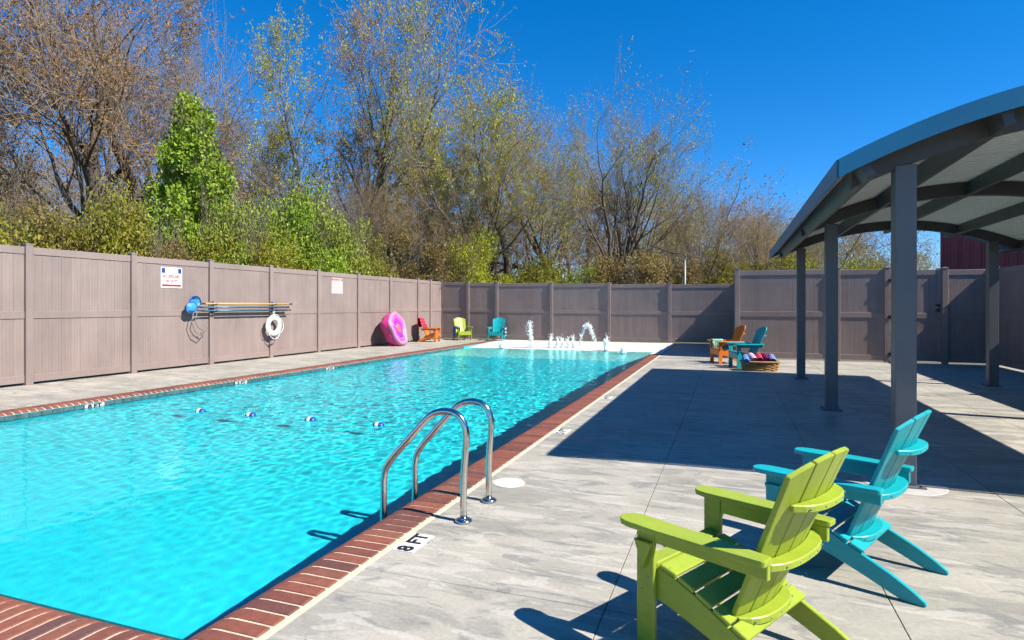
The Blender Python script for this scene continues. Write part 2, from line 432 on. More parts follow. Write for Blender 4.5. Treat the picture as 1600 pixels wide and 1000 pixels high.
# ------------------------------------------------------------------ fences
def fence(label, pts, heights, faces_out, group='taupe vinyl fence runs around the deck', cap_last=True, skip=()):
    """pts: post centres in order along a line; heights: top of each post; boards every 0.17 m"""
    p0 = pts[0]; root = thing('privacy_fence', label, 'fence', (p0[0], p0[1], 0), group=group)
    post_cache = {}
    def post(q, h):
        key = round(h, 3)
        if key not in post_cache:
            m = MB().box(-0.064, 0.064, -0.064, 0.064, -0.05, h - 0.03).mesh('post', VINYL, bevel=0.006)
            c = MB(); c.box(-0.071, 0.071, -0.071, 0.071, -0.032, -0.014)
            c.add([(-0.066, -0.066, -0.0139), (0.066, -0.066, -0.0139), (0.066, 0.066, -0.0139), (-0.066, 0.066, -0.0139), (0, 0, 0.004)], [(0, 1, 4), (1, 2, 4), (2, 3, 4), (3, 0, 4), (3, 2, 1, 0)])
            post_cache[key] = (m, c.mesh('post_cap', VINYL))
        m, c = post_cache[key]
        o = link('post', m, root, loc=(q[0] - p0[0], q[1] - p0[1], 0)); link('post_cap', c, o, loc=(0, 0, h))
    for k, (q, h) in enumerate(zip(pts, heights)):
        if k == len(pts) - 1 and not cap_last: break
        post(q, h)
    rr = random.Random(len(label))
    for k in range(len(pts) - 1):
        if k in skip: continue
        a, b = Vector((*pts[k], 0)), Vector((*pts[k + 1], 0)); d = b - a; L = d.length - 0.128; d.normalize(); ang = math.atan2(d.y, d.x)
        h = (heights[k] + heights[k + 1]) / 2 - 0.07
        pl = thing_part('fence_panel', root, tuple(a - Vector((*p0, 0)) + d * 0.064), ang)
        fence_panel(pl, L, h, rr)
    return root

def thing_part(name, parent, loc, ang):
    o = bpy.data.objects.new(name, None); COL.objects.link(o); o.parent = parent; o.location = loc; o.rotation_euler = (0, 0, ang); o.empty_display_size = 0.1
    return o

_board = {}
def fence_panel(pl, L, h, rr, z0=0.045):
    mid = h * 0.5 + 0.02
    for nm, za, zb in (('top_rail', h - 0.135, h), ('middle_rail', mid - 0.07, mid + 0.07), ('bottom_rail', z0, z0 + 0.14)):
        MB().box(0, L, -0.024, 0.024, za, zb).build(nm, VINYL, pl, bevel=0.005)
    nb = max(2, round(L / 0.172)); w = L / nb
    for za, zb in ((z0 + 0.138, mid - 0.068), (mid + 0.068, h - 0.133)):
        key = (round(w, 3), round(zb - za, 3))
        if key not in _board:
            # tongue-and-groove board: two flutes between chamfered edges
            ww = w - 0.0012
            fl = lambda sg: [q for c_ in (0.333, 0.667) for q in ((ww * c_ - 0.005, sg * 0.0105), (ww * c_, sg * 0.0070), (ww * c_ + 0.005, sg * 0.0105))]
            pr = [(0.0, 0.0065), (0.004, 0.0105)] + fl(1) + [(ww - 0.004, 0.0105), (ww, 0.0065), (ww, -0.0065), (ww - 0.004, -0.0105)] + fl(-1)[::-1] + [(0.004, -0.0105), (0.0, -0.0065)]
            _board[key] = MB().prism(pr, lambda x, y, t: (x, y, t), 0, zb - za).mesh('board', VINYL)
        for i in range(nb):
            link('board', _board[key], pl, loc=(i * w + 0.0006, rr.uniform(-0.001, 0.001), za))

ly = [-0.95, 1.13, 3.20, 5.27, 7.35, 9.41, 11.47, 13.54, 15.62, 17.76, 19.85, 22.01, 23.10, 24.20]
fence('sunlit taupe vinyl fence with signs and pool tools hung on it', [(FL, y) for y in ly], [2.60] * len(ly), 1)
bx = [FL, -10.80, -9.44, -6.99, -4.57, -2.20, JX]
bh = [2.60, 2.55, 2.51, 2.46, 2.41, 2.36, 2.33]
rootb = fence('taupe vinyl fence behind the beach entry and fountain jets', [(x, FB) for x in bx], bh, -1)
fence('taupe vinyl return fence casting a diagonal shadow behind the orange chair with a towel', [(JX, FB - 0.13), (JX, 22.1), (JX, 20.0), (JX, FJ)], [2.40, 2.44, 2.47, 2.51], -1, cap_last=False)
fence('taupe vinyl fence section beside the gate, behind the towel basket', [(JX, FJ), (2.66, FJ), (3.80, FJ)], [2.51, 2.47, 2.46], -1)
fence('short taupe vinyl fence section between the gate and the shaded corner', [(5.05, FJ), (FR, FJ)], [2.42, 2.42], -1)
ry = [FJ - 0.13] + [FJ - 2.1 * k for k in range(1, 9)]
fence('shaded taupe vinyl fence along the far side of the pavilion', [(FR, y) for y in ry], [2.42] * len(ry), -1, cap_last=True)

# gate with black hinges
gate = thing('fence_gate', 'taupe vinyl gate with three black hinges behind the pavilion posts', 'gate', (3.875, FJ, 0))
fence_panel(thing_part('gate_panel', gate, (0.11, 0, 0), 0), 0.90, 2.36, random.Random(9), 0.06)
for x0 in (0.01, 1.01):
    MB().box(x0, x0 + 0.10, -0.03, 0.03, 0.05, 2.40).build('gate_stile', VINYL, gate, bevel=0.005)
for z in (0.22, 1.17, 2.10):
    h = MB().tube([(-0.005, -0.075, z - 0.05), (-0.005, -0.075, z + 0.05)], 0.016, 8)
    h.box(-0.06, 0.0, -0.072, -0.064, z - 0.035, z + 0.035).box(0.0, 0.09, -0.040, -0.031, z - 0.03, z + 0.03)
    h.box(-0.012, 0.004, -0.075, -0.035, z - 0.03, z + 0.03)
    h.build('hinge', BLACK, gate)
MB().box(0.98, 1.06, -0.05, -0.031, 1.30, 1.50).tube([(1.03, -0.045, 1.40), (1.03, -0.09, 1.40), (0.93, -0.09, 1.40)], 0.01, 6).build('latch', BLACK, gate)

# ------------------------------------------------------------------ arched pavilion
PX0, PX1, PYN, PYF, PCX, PR, PZ = 0.80, 5.04, 5.28, 13.86, 2.92, 4.2, 3.10
pav = thing('arched_pavilion', 'open shade pavilion with curved metal roof on dark steel posts', 'pavilion', (PCX, (PYN + PYF) / 2, 0))
pc = Vector((PCX, (PYN + PYF) / 2, 0))
zt = lambda x: PZ - (x - PCX) ** 2 / (2 * PR)          # top of roof
ROWS = (5.68, 9.39, 13.16); PXL, PXR = 1.33, 4.46
arc = [PX0 + (PX1 - PX0) * i / 28 for i in range(29)]
for y in ROWS:
    for x in (PXL, PXR):
        o = MB().box(-0.075, 0.075, -0.075, 0.075, 0.0, zt(x) - 0.215).build('post', POSTM, pav, bevel=0.008, seg=2); o.location = Vector((x, y, 0)) - pc
        pl = MB().box(-0.13, 0.13, -0.13, 0.13, 0.0, 0.014)
        for bxx in (-0.1, 0.1):
            for byy in (-0.1, 0.1): pl.lathe([(0.014, 0.014), (0.014, 0.03)], 6, (bxx, byy, 0))
        pl.build('base_plate', POSTM, o)
    a = MB(); pts = [(x, zt(x) - 0.045) for x in arc[1:-1]] + [(x, zt(x) - 0.215) for x in reversed(arc[1:-1])]
    n = len(arc) - 2
    v = []
    for t in (-0.055, 0.055): v += [(x - pc.x, y + t - pc.y, z) for x, z in pts]
    m = 2 * n; f = []
    for i in range(n - 1):
        f += [(i, i + 1, m - 2 - i, m - 1 - i), (m + i + 1, m + i, 2 * m - 1 - i, 2 * m - 2 - i), (i + 1, i, m + i, m + i + 1), (m - 1 - i, m - 2 - i, 2 * m - 2 - i, 2 * m - 1 - i)]
    f += [(0, m - 1, 2 * m - 1, m), (n - 1, n, m + n, m + n - 1)]
    a.add(v, f); a.build('arch_beam', BEAMM, pav)
for x in (0.95, 1.87, 2.92, 3.97, 4.89):
    s_ = -(x - PCX) / PR; th = math.atan(s_)
    p = MB().box(-0.035, 0.035, PYN + 0.06 - pc.y, PYF - 0.06 - pc.y, -0.215, -0.052)
    o = p.build('purlin', BEAMM, pav); o.location = (x - pc.x, 0, zt(x) + 0.004); o.rotation_euler = (0, -th, 0)
# ribbed deck: ribs follow the arch, repeated along the length
per = 0.15; ribs = []
y = PYN + 0.03
while y < PYF - 0.03:
    ribs += [(y, 0.0), (y + 0.055, 0.0), (y + 0.075, 0.028), (y + 0.13, 0.028)]; y += per
rv, rf = [], []
for (yy, dz) in ribs:
    for x in arc: rv.append((x - pc.x, yy - pc.y, zt(x) - 0.045 + dz))
for j in range(len(ribs) - 1):
    for i in range(28):
        q = j * 29 + i; rf.append((q, q + 1, q + 30, q + 29))
ro = mesh_obj('roof_deck', rv, rf, DECKM, pav)
md = ro.modifiers.new('thick', 'SOLIDIFY'); md.thickness = 0.0015
# fascia strips on the two arched ends, eave trims on the two sides
for yy in (PYN, PYF):
    segs = [(PX0, 1.975), (1.977, 3.863), (3.865, PX1)]
    for xa, xb in segs:
        k = 9; xs_ = [xa + (xb - xa) * i / k for i in range(k + 1)]
        v = []
        for t in (-0.012, 0.012):
            v += [(x - pc.x, yy + t - pc.y, zt(x) + 0.03) for x in xs_] + [(x - pc.x, yy + t - pc.y, zt(x) - 0.115) for x in xs_]
        m = k + 1; f = []
        for i in range(k):
            f += [(i, i + 1, m + i + 1, m + i), (2 * m + i + 1, 2 * m + i, 3 * m + i, 3 * m + i + 1), (i + 1, i, 2 * m + i, 2 * m + i + 1), (m + i, m + i + 1, 3 * m + i + 1, 3 * m + i)]
        f += [(0, m, 3 * m, 2 * m), (k, 2 * m + k, 3 * m + k, m + k)]
        MB().add(v, f).build('end_fascia', FASCIA, pav)
for x, sg in ((PX0, -1), (PX1, 1)):
    MB().box(-0.012, 0.012, PYN - pc.y + 0.013, PYF - pc.y - 0.013, -0.115, 0.03).build('eave_fascia', FASCIA, pav).location = (x - pc.x, 0, zt(x))
for y in ROWS:
    for x in (PXL, PXR):
        f = MB().lathe([(0.30, 0.0), (0.295, 0.004)], 28) ; o = f.build('concrete_footing', FOOT, None)
        o.location = (x, y, 0.001); o.parent = pav; o.location = Vector((x, y, 0.001)) - pc

# red building behind the far corner
bld = thing('red_building', 'dark red ribbed metal building rising behind the shaded fence corner', 'building', (6.72, 24.0, 0), math.radians(-22))
rbw = []
x = 0.0
while x < 11.9: rbw += [(x, 0.0), (x + 0.16, 0.0), (x + 0.18, -0.025), (x + 0.23, -0.025), (x + 0.25, 0.0)]; x += 0.3
rbw.append((12.0, 0.0))
v = [(a, b, 0) for a, b in rbw] + [(a, b, 6.2) for a, b in rbw]; n = len(rbw)
mesh_obj('front_wall', v, [(i, i + 1, n + i + 1, n + i) for i in range(n - 1)], REDM, bld)
MB().box(0.0, 0.12, 0.03, 16, 0, 6.2).box(11.88, 12, 0.03, 16, 0, 6.2).box(0.12, 11.88, 15.88, 16, 0, 6.2).build('side_walls', REDM, bld)
MB().box(-0.03, 0.05, -0.05, 0.028, 0, 6.2).build('corner_trim', REDM, bld)
MB().prism([(-0.4, 6.2), (6, 8.2), (12.4, 6.2), (12.4, 6.35), (6, 8.36), (-0.4, 6.35)], lambda a, b, t: (a, t, b), -0.4, 16.4).build('roof', BEAMM, bld)
MB().prism([(0, 6.2), (12, 6.2), (6, 8.15)], lambda a, b, t: (a, t, b), 0.002, 0.03).build('gable', REDM, bld)

# galvanised pole beyond the back fence
gp = thing('metal_pole', 'thin galvanised pole standing behind the back fence', 'pole', (-2.02, 30, -0.06))
MB().tube([(0, 0, 0), (0, 0, 3.72)], 0.05, 12).build('shaft', GALV, gp, smooth=True)
MB().lathe([(0.06, 3.70), (0.06, 3.74), (0.03, 3.76)], 12).build('cap', GALV, gp)

# ------------------------------------------------------------------ pool ladder
lad = thing('pool_ladder', 'polished steel pool ladder with two arched grab rails', 'ladder', (-1.68, 3.915, 0))
def arc_pts(cx, cz, r, a0, a1, n=8): return [(cx + r * math.cos(math.radians(a0 + (a1 - a0) * i / n)), cz + r * math.sin(math.radians(a0 + (a1 - a0) * i / n))) for i in range(n + 1)]
def rail_path():
    # vertical from the deck, rounded over the top, slanted towards the water, bent down into it
    pts = [(0.0, 0.0), (0.0, 0.30), (0.015, 0.50)]
    pts += [(0.018, 0.58), (0.008, 0.64), (-0.018, 0.69), (-0.060, 0.722), (-0.115, 0.734), (-0.175, 0.730), (-0.225, 0.712), (-0.275, 0.676)]
    pts += [(-0.40, 0.545), (-0.52, 0.415), (-0.565, 0.362), (-0.600, 0.305), (-0.616, 0.245), (-0.620, 0.17), (-0.620, -0.25), (-0.620, -0.62)]
    return pts
def smooth_path(p, n=3):
    p = [Vector((a, 0, b)) for a, b in p]; out = []
    for i in range(len(p) - 1):
        a = p[max(i - 1, 0)]; b, c = p[i], p[i + 1]; d = p[min(i + 2, len(p) - 1)]
        for k in range(n):
            t = k / n; out.append(0.5 * ((2 * b) + (c - a) * t + (2 * a - 5 * b + 4 * c - d) * t * t + (3 * b - a - 3 * c + d) * t ** 3))
    return out + [p[-1]]
rp = smooth_path(rail_path())
for sy in (-0.225, 0.225):
    r = MB().tube([(q.x, sy, q.z) for q in rp], 0.0235, 14).build('grab_rail', STEEL, lad, smooth=True)
    MB().lathe([(0.026, 0.0), (0.056, 0.003), (0.060, 0.012), (0.050, 0.020), (0.026, 0.026)], 20, (0, sy, 0.0)).build('escutcheon', STEEL, r, smooth=True)
for z in (-0.28, -0.54):
    MB().box(-0.66, -0.58, -0.225, 0.225, z - 0.012, z + 0.012).build('tread', WHITE, lad, bevel=0.004)

# safety rope with floats
line = thing('float_line', 'thin rope with four blue and white floats crossing the pool', 'float line', (-5.6, 6.70, -0.10))
fx = [-7.25, -6.33, -5.31, -4.25]
pts = []
kx = [X0] + fx + [X1]
for i in range(len(kx) - 1):
    for k in range(8):
        t = k / 8; pts.append((kx[i] + (kx[i + 1] - kx[i]) * t + 5.6, 0, -0.035 - 0.05 * math.sin(math.pi * t)))
pts.append((X1 + 5.6, 0, -0.03))
MB().tube(pts, 0.004, 6).build('rope', WHITE, line)
for x in fx:
    pr = [(0.008, -0.075), (0.038, -0.068), (0.052, -0.045), (0.055, -0.02), (0.055, 0.02), (0.052, 0.045), (0.038, 0.068), (0.008, 0.075)]
    f = MB(); f.lathe(pr, 16); f.v = [(z, y, -x_) for (x_, y, z) in f.v]
    fo = f.build('float', BLUE, line, smooth=True); fo.location = (x + 5.6, 0, 0.0); fo.rotation_euler = (0.2, 0, 0.1)
    b = MB(); b.lathe([(0.0555, -0.022), (0.0565, -0.02), (0.0565, 0.02), (0.0555, 0.022)], 16, close=False); b.v = [(z - 0.012, y, -x_) for (x_, y, z) in b.v]
    b.build('white_band', WHITE, fo, smooth=True)

# depth markers
def deck_marker(label, body, loc, s=1.0):
    o = thing('depth_marker', label, 'depth marker', loc, math.radians(90), 'painted depth markers on the deck edge')
    MB().box(-0.135 * s, 0.135 * s, -0.07 * s, 0.07 * s, 0.0, 0.003).build('tile', WHITE, o)
    text_part('lettering', body, 0.135 * s, BLACK, o, (0, -0.002, 0.0036), (0, 0, 0), 1.05, 0.0055)
deck_marker('white depth tile reading 8 FT on the deck beside the ladder', '8 FT', (-1.815, 3.255, 0.001))
deck_marker('white depth tile reading 5 FT at the edge of the roof shadow', '5 FT', (-1.81, 6.72, 0.001))
deck_marker('white depth tile reading 4 FT on the deck by the roof shadow', '4 FT', (-1.82, 9.45, 0.001))
for y, body, lab in ((6.45, '8 FT', 'white depth tile set in the pool wall, facing the ladder end'), (9.37, '5 FT', 'white depth tile in the pool wall below the first sign'), (12.19, '4 FT', 'white depth tile in the pool wall below the life ring')):
    o = thing('wall_depth_marker', lab, 'depth marker', (X0 + 0.0125, y, -0.062), group='depth tiles under the sunlit coping')
    MB().box(0.0, 0.004, -0.15, 0.15, -0.05, 0.030).build('tile', PINKP, o)
    text_part('lettering', body, 0.075, BLACK, o, (0.0046, 0.0, -0.008), (math.pi / 2, 0, math.pi / 2), 1.5, 0.004)

# skimmer lid
sk = thing('skimmer_lid', 'round white skimmer lid set in the concrete beside the ladder', 'lid', (-1.70, 4.62, 0.001))
MB().lathe([(0.125, 0.0), (0.122, 0.006), (0.0, 0.0075)], 28).build('cover', WHITE, sk)
MB().lathe([(0.135, 0.0), (0.135, 0.0035), (0.127, 0.0035), (0.127, 0.0)], 28, close=False).build('rim', MORTAR, sk)
# ------------------------------------------------------------------ slatted lawn chairs
_chair = {}
def chair_meshes():
    C = {}
    sidep = lambda a, b, t: (a, t, b)                 # outline in x,z, thickness along y
    planp = lambda a, b, t: (a, b, t)                 # outline in x,y, thickness along z
    string = [(0.325, 0.345), (0.22, 0.335), (0.10, 0.290), (-0.04, 0.222), (-0.16, 0.165), (-0.27, 0.112), (-0.36, 0.058), (-0.405, 0.024), (-0.412, 0.008), (-0.400, 0.0),
              (-0.315, 0.0), (-0.24, 0.030), (-0.14, 0.072), (-0.02, 0.118), (0.10, 0.160), (0.22, 0.195), (0.325, 0.215)]
    C['rear_leg'] = MB().prism(string, sidep, -0.0125, 0.0125).mesh('rear_leg', LIME, bevel=0.004)
    C['front_leg'] = MB().prism([(0.262, 0.0), (0.350, 0.0), (0.350, 0.515), (0.262, 0.515)], sidep, -0.0125, 0.0125).mesh('front_leg', LIME, bevel=0.004)
    arm = [(0.405, -0.025), (0.412, 0.0), (0.405, 0.03), (0.385, 0.052), (0.35, 0.063), (0.20, 0.066), (0.02, 0.058), (-0.12, 0.045), (-0.225, 0.036), (-0.235, 0.03),
           (-0.235, -0.03), (-0.225, -0.036), (0.05, -0.050), (0.34, -0.060), (0.385, -0.048)]
    C['arm'] = MB().prism(arm, planp, 0.515, 0.540).mesh('arm', LIME, bevel=0.005, seg=2)
    C['arm_rail'] = MB().prism([(0.262, 0.452), (0.262, 0.515), (-0.225, 0.515), (-0.225, 0.452)], sidep, -0.012, 0.012).mesh('arm_rail', LIME, bevel=0.003)
    C['arm_bracket'] = MB().prism([(0.262, 0.452), (0.350, 0.452), (0.306, 0.33)], sidep, -0.010, 0.010).mesh('arm_bracket', LIME, bevel=0.003)
    # seat slats following the curve of the stringers
    curve = [(0.335, 0.340), (0.25, 0.3405), (0.165, 0.318), (0.085, 0.284), (0.008, 0.247), (-0.068, 0.209)]
    slats = []
    for (x, z), (x2, z2) in zip(curve, curve[1:] + [(-0.14, 0.174)]):
        a = math.atan2(z2 - z, x2 - x); nx, nz = -math.sin(a), math.cos(a)
        if nz < 0: nx, nz = -nx, -nz
        L = math.hypot(x2 - x, z2 - z); g_ = 0.010
        ux, uz = (x2 - x) / L, (z2 - z) / L
        p = [(x + ux * 0.0, z + uz * 0.0), (x + ux * (L - g_), z + uz * (L - g_))]
        pr = [(p[0][0] + nx * 0.002, p[0][1] + nz * 0.002), (p[1][0] + nx * 0.002, p[1][1] + nz * 0.002), (p[1][0] + nx * 0.022, p[1][1] + nz * 0.022), (p[0][0] + nx * 0.022, p[0][1] + nz * 0.022)]
        slats.append(MB().prism(pr, sidep, -0.262, 0.262).mesh('seat_slat', LIME, bevel=0.004))
    C['seat_slats'] = slats
    C['front_apron'] = MB().box(0.328, 0.350, -0.258, 0.258, 0.205, 0.338).mesh('front_apron', LIME, bevel=0.004)
    # back: five fanned slats with an arched top, standing on a shallow arc
    lean = math.atan2(0.30, 0.71); Lb = 0.77
    bx0, bz0 = -0.075, 0.195
    backs = []
    for k in range(5):
        o0 = (k - 2) * 0.084; o1 = (k - 2) * 0.106                     # slat centre at foot and at top
        wb, wt_ = 0.0395, 0.0500
        def top(y): return Lb - 0.10 * (abs(y) / 0.27) ** 2.2
        pts = [(o0 - wb, 0.0), (o0 + wb, 0.0)]
        ys = [o1 + wt_ - 2 * wt_ * i / 6 for i in range(7)]
        pts += [(yy, top(yy)) for yy in ys]
        bow = lambda y: 0.045 * (y / 0.26) ** 2
        def fn(a, b, t):
            f_ = bow(a * (1.0)) + t
            return (bx0 - b * math.sin(lean) + f_ * math.cos(lean), a, bz0 + b * math.cos(lean) + f_ * math.sin(lean))
        backs.append(MB().prism(pts, fn, 0.0, 0.020).mesh('back_slat', LIME, bevel=0.003))
    C['back_slats'] = backs
    def brace(b, half, deep, th, name):
        # half-moon board behind the slats
        bowl = lambda y: 0.045 * (y / 0.26) ** 2
        n = 12
        fr = [(bowl(half - 2 * half * i / n), half - 2 * half * i / n) for i in range(n + 1)]
        bk = [(-deep * (1 - (abs(-half + 2 * half * i / n) / half) ** 2.4) + min(0.0, 0) + bowl(half) * (abs(-half + 2 * half * i / n) / half) ** 6 - 0.012, -half + 2 * half * i / n) for i in range(n + 1)]
        xr, zr = bx0 - b * math.sin(lean), bz0 + b * math.cos(lean)
        pts = fr + bk
        return MB().prism(pts, lambda a, c, t: (xr + a - t * math.tan(lean) * 0.0 - 0.004, c, zr + t), -th / 2, th / 2).mesh(name, LIME, bevel=0.004)
    C['upper_brace'] = brace(0.56, 0.205, 0.046, 0.028, 'upper_brace')
    C['middle_brace'] = brace(0.305, 0.262, 0.050, 0.030, 'middle_brace')
    C['lower_brace'] = brace(0.03, 0.205, 0.048, 0.030, 'lower_brace')
    C['bolt'] = MB().lathe([(0.0042, -0.004), (0.0042, 0.0), (0.0025, 0.0016)], 8).mesh('bolt', GREYC)
    return C
CM = chair_meshes()

def chair(label, mat, loc, face, group='slatted lawn chairs around the pool', detail=False, scale=1.0):
    root = thing('adirondack_chair', label, 'chair', loc, math.atan2(face[1], face[0]), group)
    root.scale = (scale,) * 3
    for s_ in (1, -1):
        link('rear_leg', CM['rear_leg'], root, mat, (0, s_ * 0.247, 0))
        fl = link('front_leg', CM['front_leg'], root, mat, (0, s_ * 0.2735, 0))
        am = link('arm', CM['arm'], root, mat, (0, s_ * 0.298, 0)); am.scale = (1, s_, 1)
        link('arm_rail', CM['arm_rail'], root, mat, (-0.001, s_ * 0.2735, 0))
        link('arm_bracket', CM['arm_bracket'], root, mat, (0, s_ * 0.2975, 0))
        if detail:
            for (bx_, bz_) in ((0.29, 0.30), (0.32, 0.24), (0.29, 0.49)):
                link('bolt', CM['bolt'], fl, None, (bx_, s_ * 0.0135, bz_), (math.copysign(math.pi / 2, -s_), 0, 0))
    for me, (bx_, bz_) in zip(CM['seat_slats'], ((0.29, 0.363), (0.207, 0.352), (0.125, 0.324), (0.046, 0.288), (-0.03, 0.251), (-0.105, 0.214))):
        sl = link('seat_slat', me, root, mat)
        if detail:
            for by_ in (-0.247, 0.247): link('screw', CM['bolt'], sl, None, (bx_, by_, bz_))
    for me in CM['back_slats']: link('back_slat', me, root, mat)
    for k, zb_, xb_ in (('front_apron', 0, 0), ('upper_brace', 0.56, 0.56), ('middle_brace', 0.305, 0.305), ('lower_brace', 0.03, 0.03)):
        br = link(k, CM[k], root, mat)
        if detail and zb_:
            for by_ in (-0.16, -0.08, 0.0, 0.08, 0.16):
                dd_ = {'upper_brace': 0.046, 'middle_brace': 0.050, 'lower_brace': 0.048}[k] * (1 - (abs(by_) / (0.262 if k == 'middle_brace' else 0.205)) ** 2.4) + 0.0165
                link('screw', CM['bolt'], br, None, (-0.075 - zb_ * 0.3892 - dd_, by_, 0.195 + zb_ * 0.9211), (0, -math.pi / 2, 0))
    return root

chair('lime green slatted chair on open sunlit concrete, paired with a turquoise chair', LIME, (0.065, 2.715, 0), (-0.881, 0.473), detail=True)
chair('turquoise slatted chair standing next to the steel pavilion post', TURQ, (0.632, 3.800, 0), (-0.899, 0.439), detail=True)
chair('turquoise slatted chair beside the wicker basket', TURQ, (0.42, 15.25, 0), (-0.95, -0.31), scale=1.06)
c_or = chair('orange slatted chair with a green and white towel over its arm', ORANGE, (-0.02, 16.25, 0), (-0.93, -0.37), scale=1.06)
c_o2 = chair('orange slatted chair with a red towel over its back, by the pink inflatable', ORANGE, (-11.42, 21.75, 0), (0.985, 0.17), scale=1.04)
c_l2 = chair('lime green slatted chair with a blue towel, in the sunlit fence corner', LIME, (-10.78, 23.50, 0), (0.72, -0.69), scale=1.04)
c_t2 = chair('turquoise slatted chair with a navy towel, beside the beach entry', TURQ, (-9.20, 23.62, 0), (0.12, -0.99), scale=1.04)

# ------------------------------------------------------------------ towels
def towel(label, mat, path, width, loc, rotz, th=0.014, group=None, seed=0, wob=0.008):
    """cloth strip following path (u,z), width along v, folded over its support"""
    root_mb = MB(); rr = random.Random(seed); nw = 7; n = len(path)
    nrm = []
    for i in range(n):
        a, b = path[max(i - 1, 0)], path[min(i + 1, n - 1)]; d = Vector((b[0] - a[0], b[1] - a[1])).normalized(); nrm.append((-d.y, d.x))
    v = []
    for side in (0, 1):
        for i, (u, z) in enumerate(path):
            for k in range(nw):
                w = -width / 2 + width * k / (nw - 1); e = wob * math.sin(k * 2.1 + seed) * (1 if i in (0, 1, n - 1, n - 2) else 0.3)
                o = (th if side else 0.0) + e
                v.append((u + nrm[i][0] * o, w + rr.uniform(-0.004, 0.004), z + nrm[i][1] * o))
    f = []
    for i in range(n - 1):
        for k in range(nw - 1):
            q = i * nw + k; f += [(q, q + nw, q + nw + 1, q + 1), (n * nw + q, n * nw + q + 1, n * nw + q + nw + 1, n * nw + q + nw)]
    m = n * nw
    for i in range(n - 1):
        f += [(i * nw, m + i * nw, m + (i + 1) * nw, (i + 1) * nw), (i * nw + nw - 1, (i + 1) * nw + nw - 1, m + (i + 1) * nw + nw - 1, m + i * nw + nw - 1)]
    for k in range(nw - 1):
        f += [(k, k + 1, m + k + 1, m + k), (m - nw + k, 2 * m - nw + k, 2 * m - nw + k + 1, m - nw + k + 1)]
    root_mb.add(v, f); o = root_mb.build('towel', mat, None, smooth=True)
    o.location = loc; o.rotation_euler = (0, 0, rotz)
    return tag(o, label, 'towel', group)
TW_GREEN = m_stripes('green_white_terry', [(0.03, 0.30, 0.20), (0.45, 0.50, 0.45), (0.05, 0.26, 0.22)], 'X', 9)
TW_RED = m_stripes('red_terry', [(0.34, 0.015, 0.05), (0.40, 0.04, 0.10)], 'X', 6)
TW_BLUE = m_stripes('blue_terry', [(0.02, 0.10, 0.34), (0.04, 0.22, 0.42), (0.015, 0.05, 0.22)], 'Z', 3)
TW_NAVY = m_stripes('navy_terry', [(0.01, 0.05, 0.18), (0.02, 0.16, 0.30), (0.30, 0.45, 0.45)], 'Z', 2.2)
def over_arm(zt_, hang_a, hang_b, hw=0.075):
    return [(-hw - 0.012, zt_ - hang_a), (-hw - 0.010, zt_ - hang_a * 0.5), (-hw - 0.006, zt_ - 0.03), (-hw + 0.005, zt_ + 0.005), (0, zt_ + 0.008), (hw - 0.005, zt_ + 0.005), (hw + 0.006, zt_ - 0.03), (hw + 0.010, zt_ - hang_b * 0.5), (hw + 0.012, zt_ - hang_b)]
def arm_world(ch, along, side):
    sc_ = ch.scale[0]; c, s_ = math.cos(ch.rotation_euler.z), math.sin(ch.rotation_euler.z)
    x, y = along * sc_, side * 0.298 * sc_
    return (ch.location.x + c * x - s_ * y, ch.location.y + s_ * x + c * y, 0.0)
def put_towel(ch, label, mat, along, side, ha, hb, width, seed):
    p = arm_world(ch, along, side)
    return towel(label, mat, over_arm(0.542 * ch.scale[0], ha, hb), width, p, ch.rotation_euler.z + math.pi / 2, seed=seed)
put_towel(c_or, 'green and white towel hung over the arm of the orange chair', TW_GREEN, 0.19, -1, 0.20, 0.24, 0.28, 1)
put_towel(c_l2, 'blue towel hanging to the ground from the lime chair arm in the fence corner', TW_BLUE, 0.16, -1, 0.42, 0.2, 0.30, 2)
put_towel(c_t2, 'navy and white towel hung over the turquoise chair arm by the beach entry', TW_NAVY, 0.16, 1, 0.2, 0.46, 0.26, 3)
# red towel over the top of the orange chair's back
s_ = 1.04; c, sn = math.cos(c_o2.rotation_euler.z), math.sin(c_o2.rotation_euler.z)
lt = math.atan2(0.30, 0.71)
pth = []
for b, off in ((0.34, 0.055), (0.50, 0.058), (0.66, 0.060), (0.765, 0.055), (0.795, 0.025), (0.785, -0.030), (0.70, -0.075), (0.58, -0.125), (0.46, -0.14)):
    pth.append(((-0.075 - b * math.sin(lt) + off * math.cos(lt)) * s_, (0.195 + b * math.cos(lt) + off * math.sin(lt)) * s_))
towel('bright red towel draped over the back of the orange chair', TW_RED, pth, 0.50, (c_o2.location.x, c_o2.location.y, 0), c_o2.rotation_euler.z, seed=4)

# ------------------------------------------------------------------ towel basket
bk = thing('wicker_basket', 'oval wicker basket filled with rolled towels beside the turquoise chair', 'basket', (0.64, 14.60, 0), math.radians(8))
def oval(rx, ry, n=36): return [(rx * math.copysign(abs(math.cos(2 * math.pi * k / n)) ** 0.8, math.cos(2 * math.pi * k / n)), ry * math.copysign(abs(math.sin(2 * math.pi * k / n)) ** 0.8, math.sin(2 * math.pi * k / n))) for k in range(n)]
for i in range(7):                                    # woven coils
    z = 0.014 + i * 0.027; gx_ = 0.365 + 0.004 * i; gy_ = 0.205 + 0.003 * i
    ring = oval(gx_, gy_)
    p = [(x * (1 + 0.03 * (-1) ** (k // 2 + i)), y * (1 + 0.04 * (-1) ** (k // 2 + i)), z) for k, (x, y) in enumerate(ring)]
    MB().tube(p + [p[0]], 0.0145, 6, caps=False).build('woven_coil', WICK, bk, smooth=True)
MB().tube([(x, y, 0.205) for x, y in oval(0.412, 0.245)] + [(*oval(0.412, 0.245)[0], 0.205)], 0.02, 8, caps=False).build('rim', WICK, bk, smooth=True)
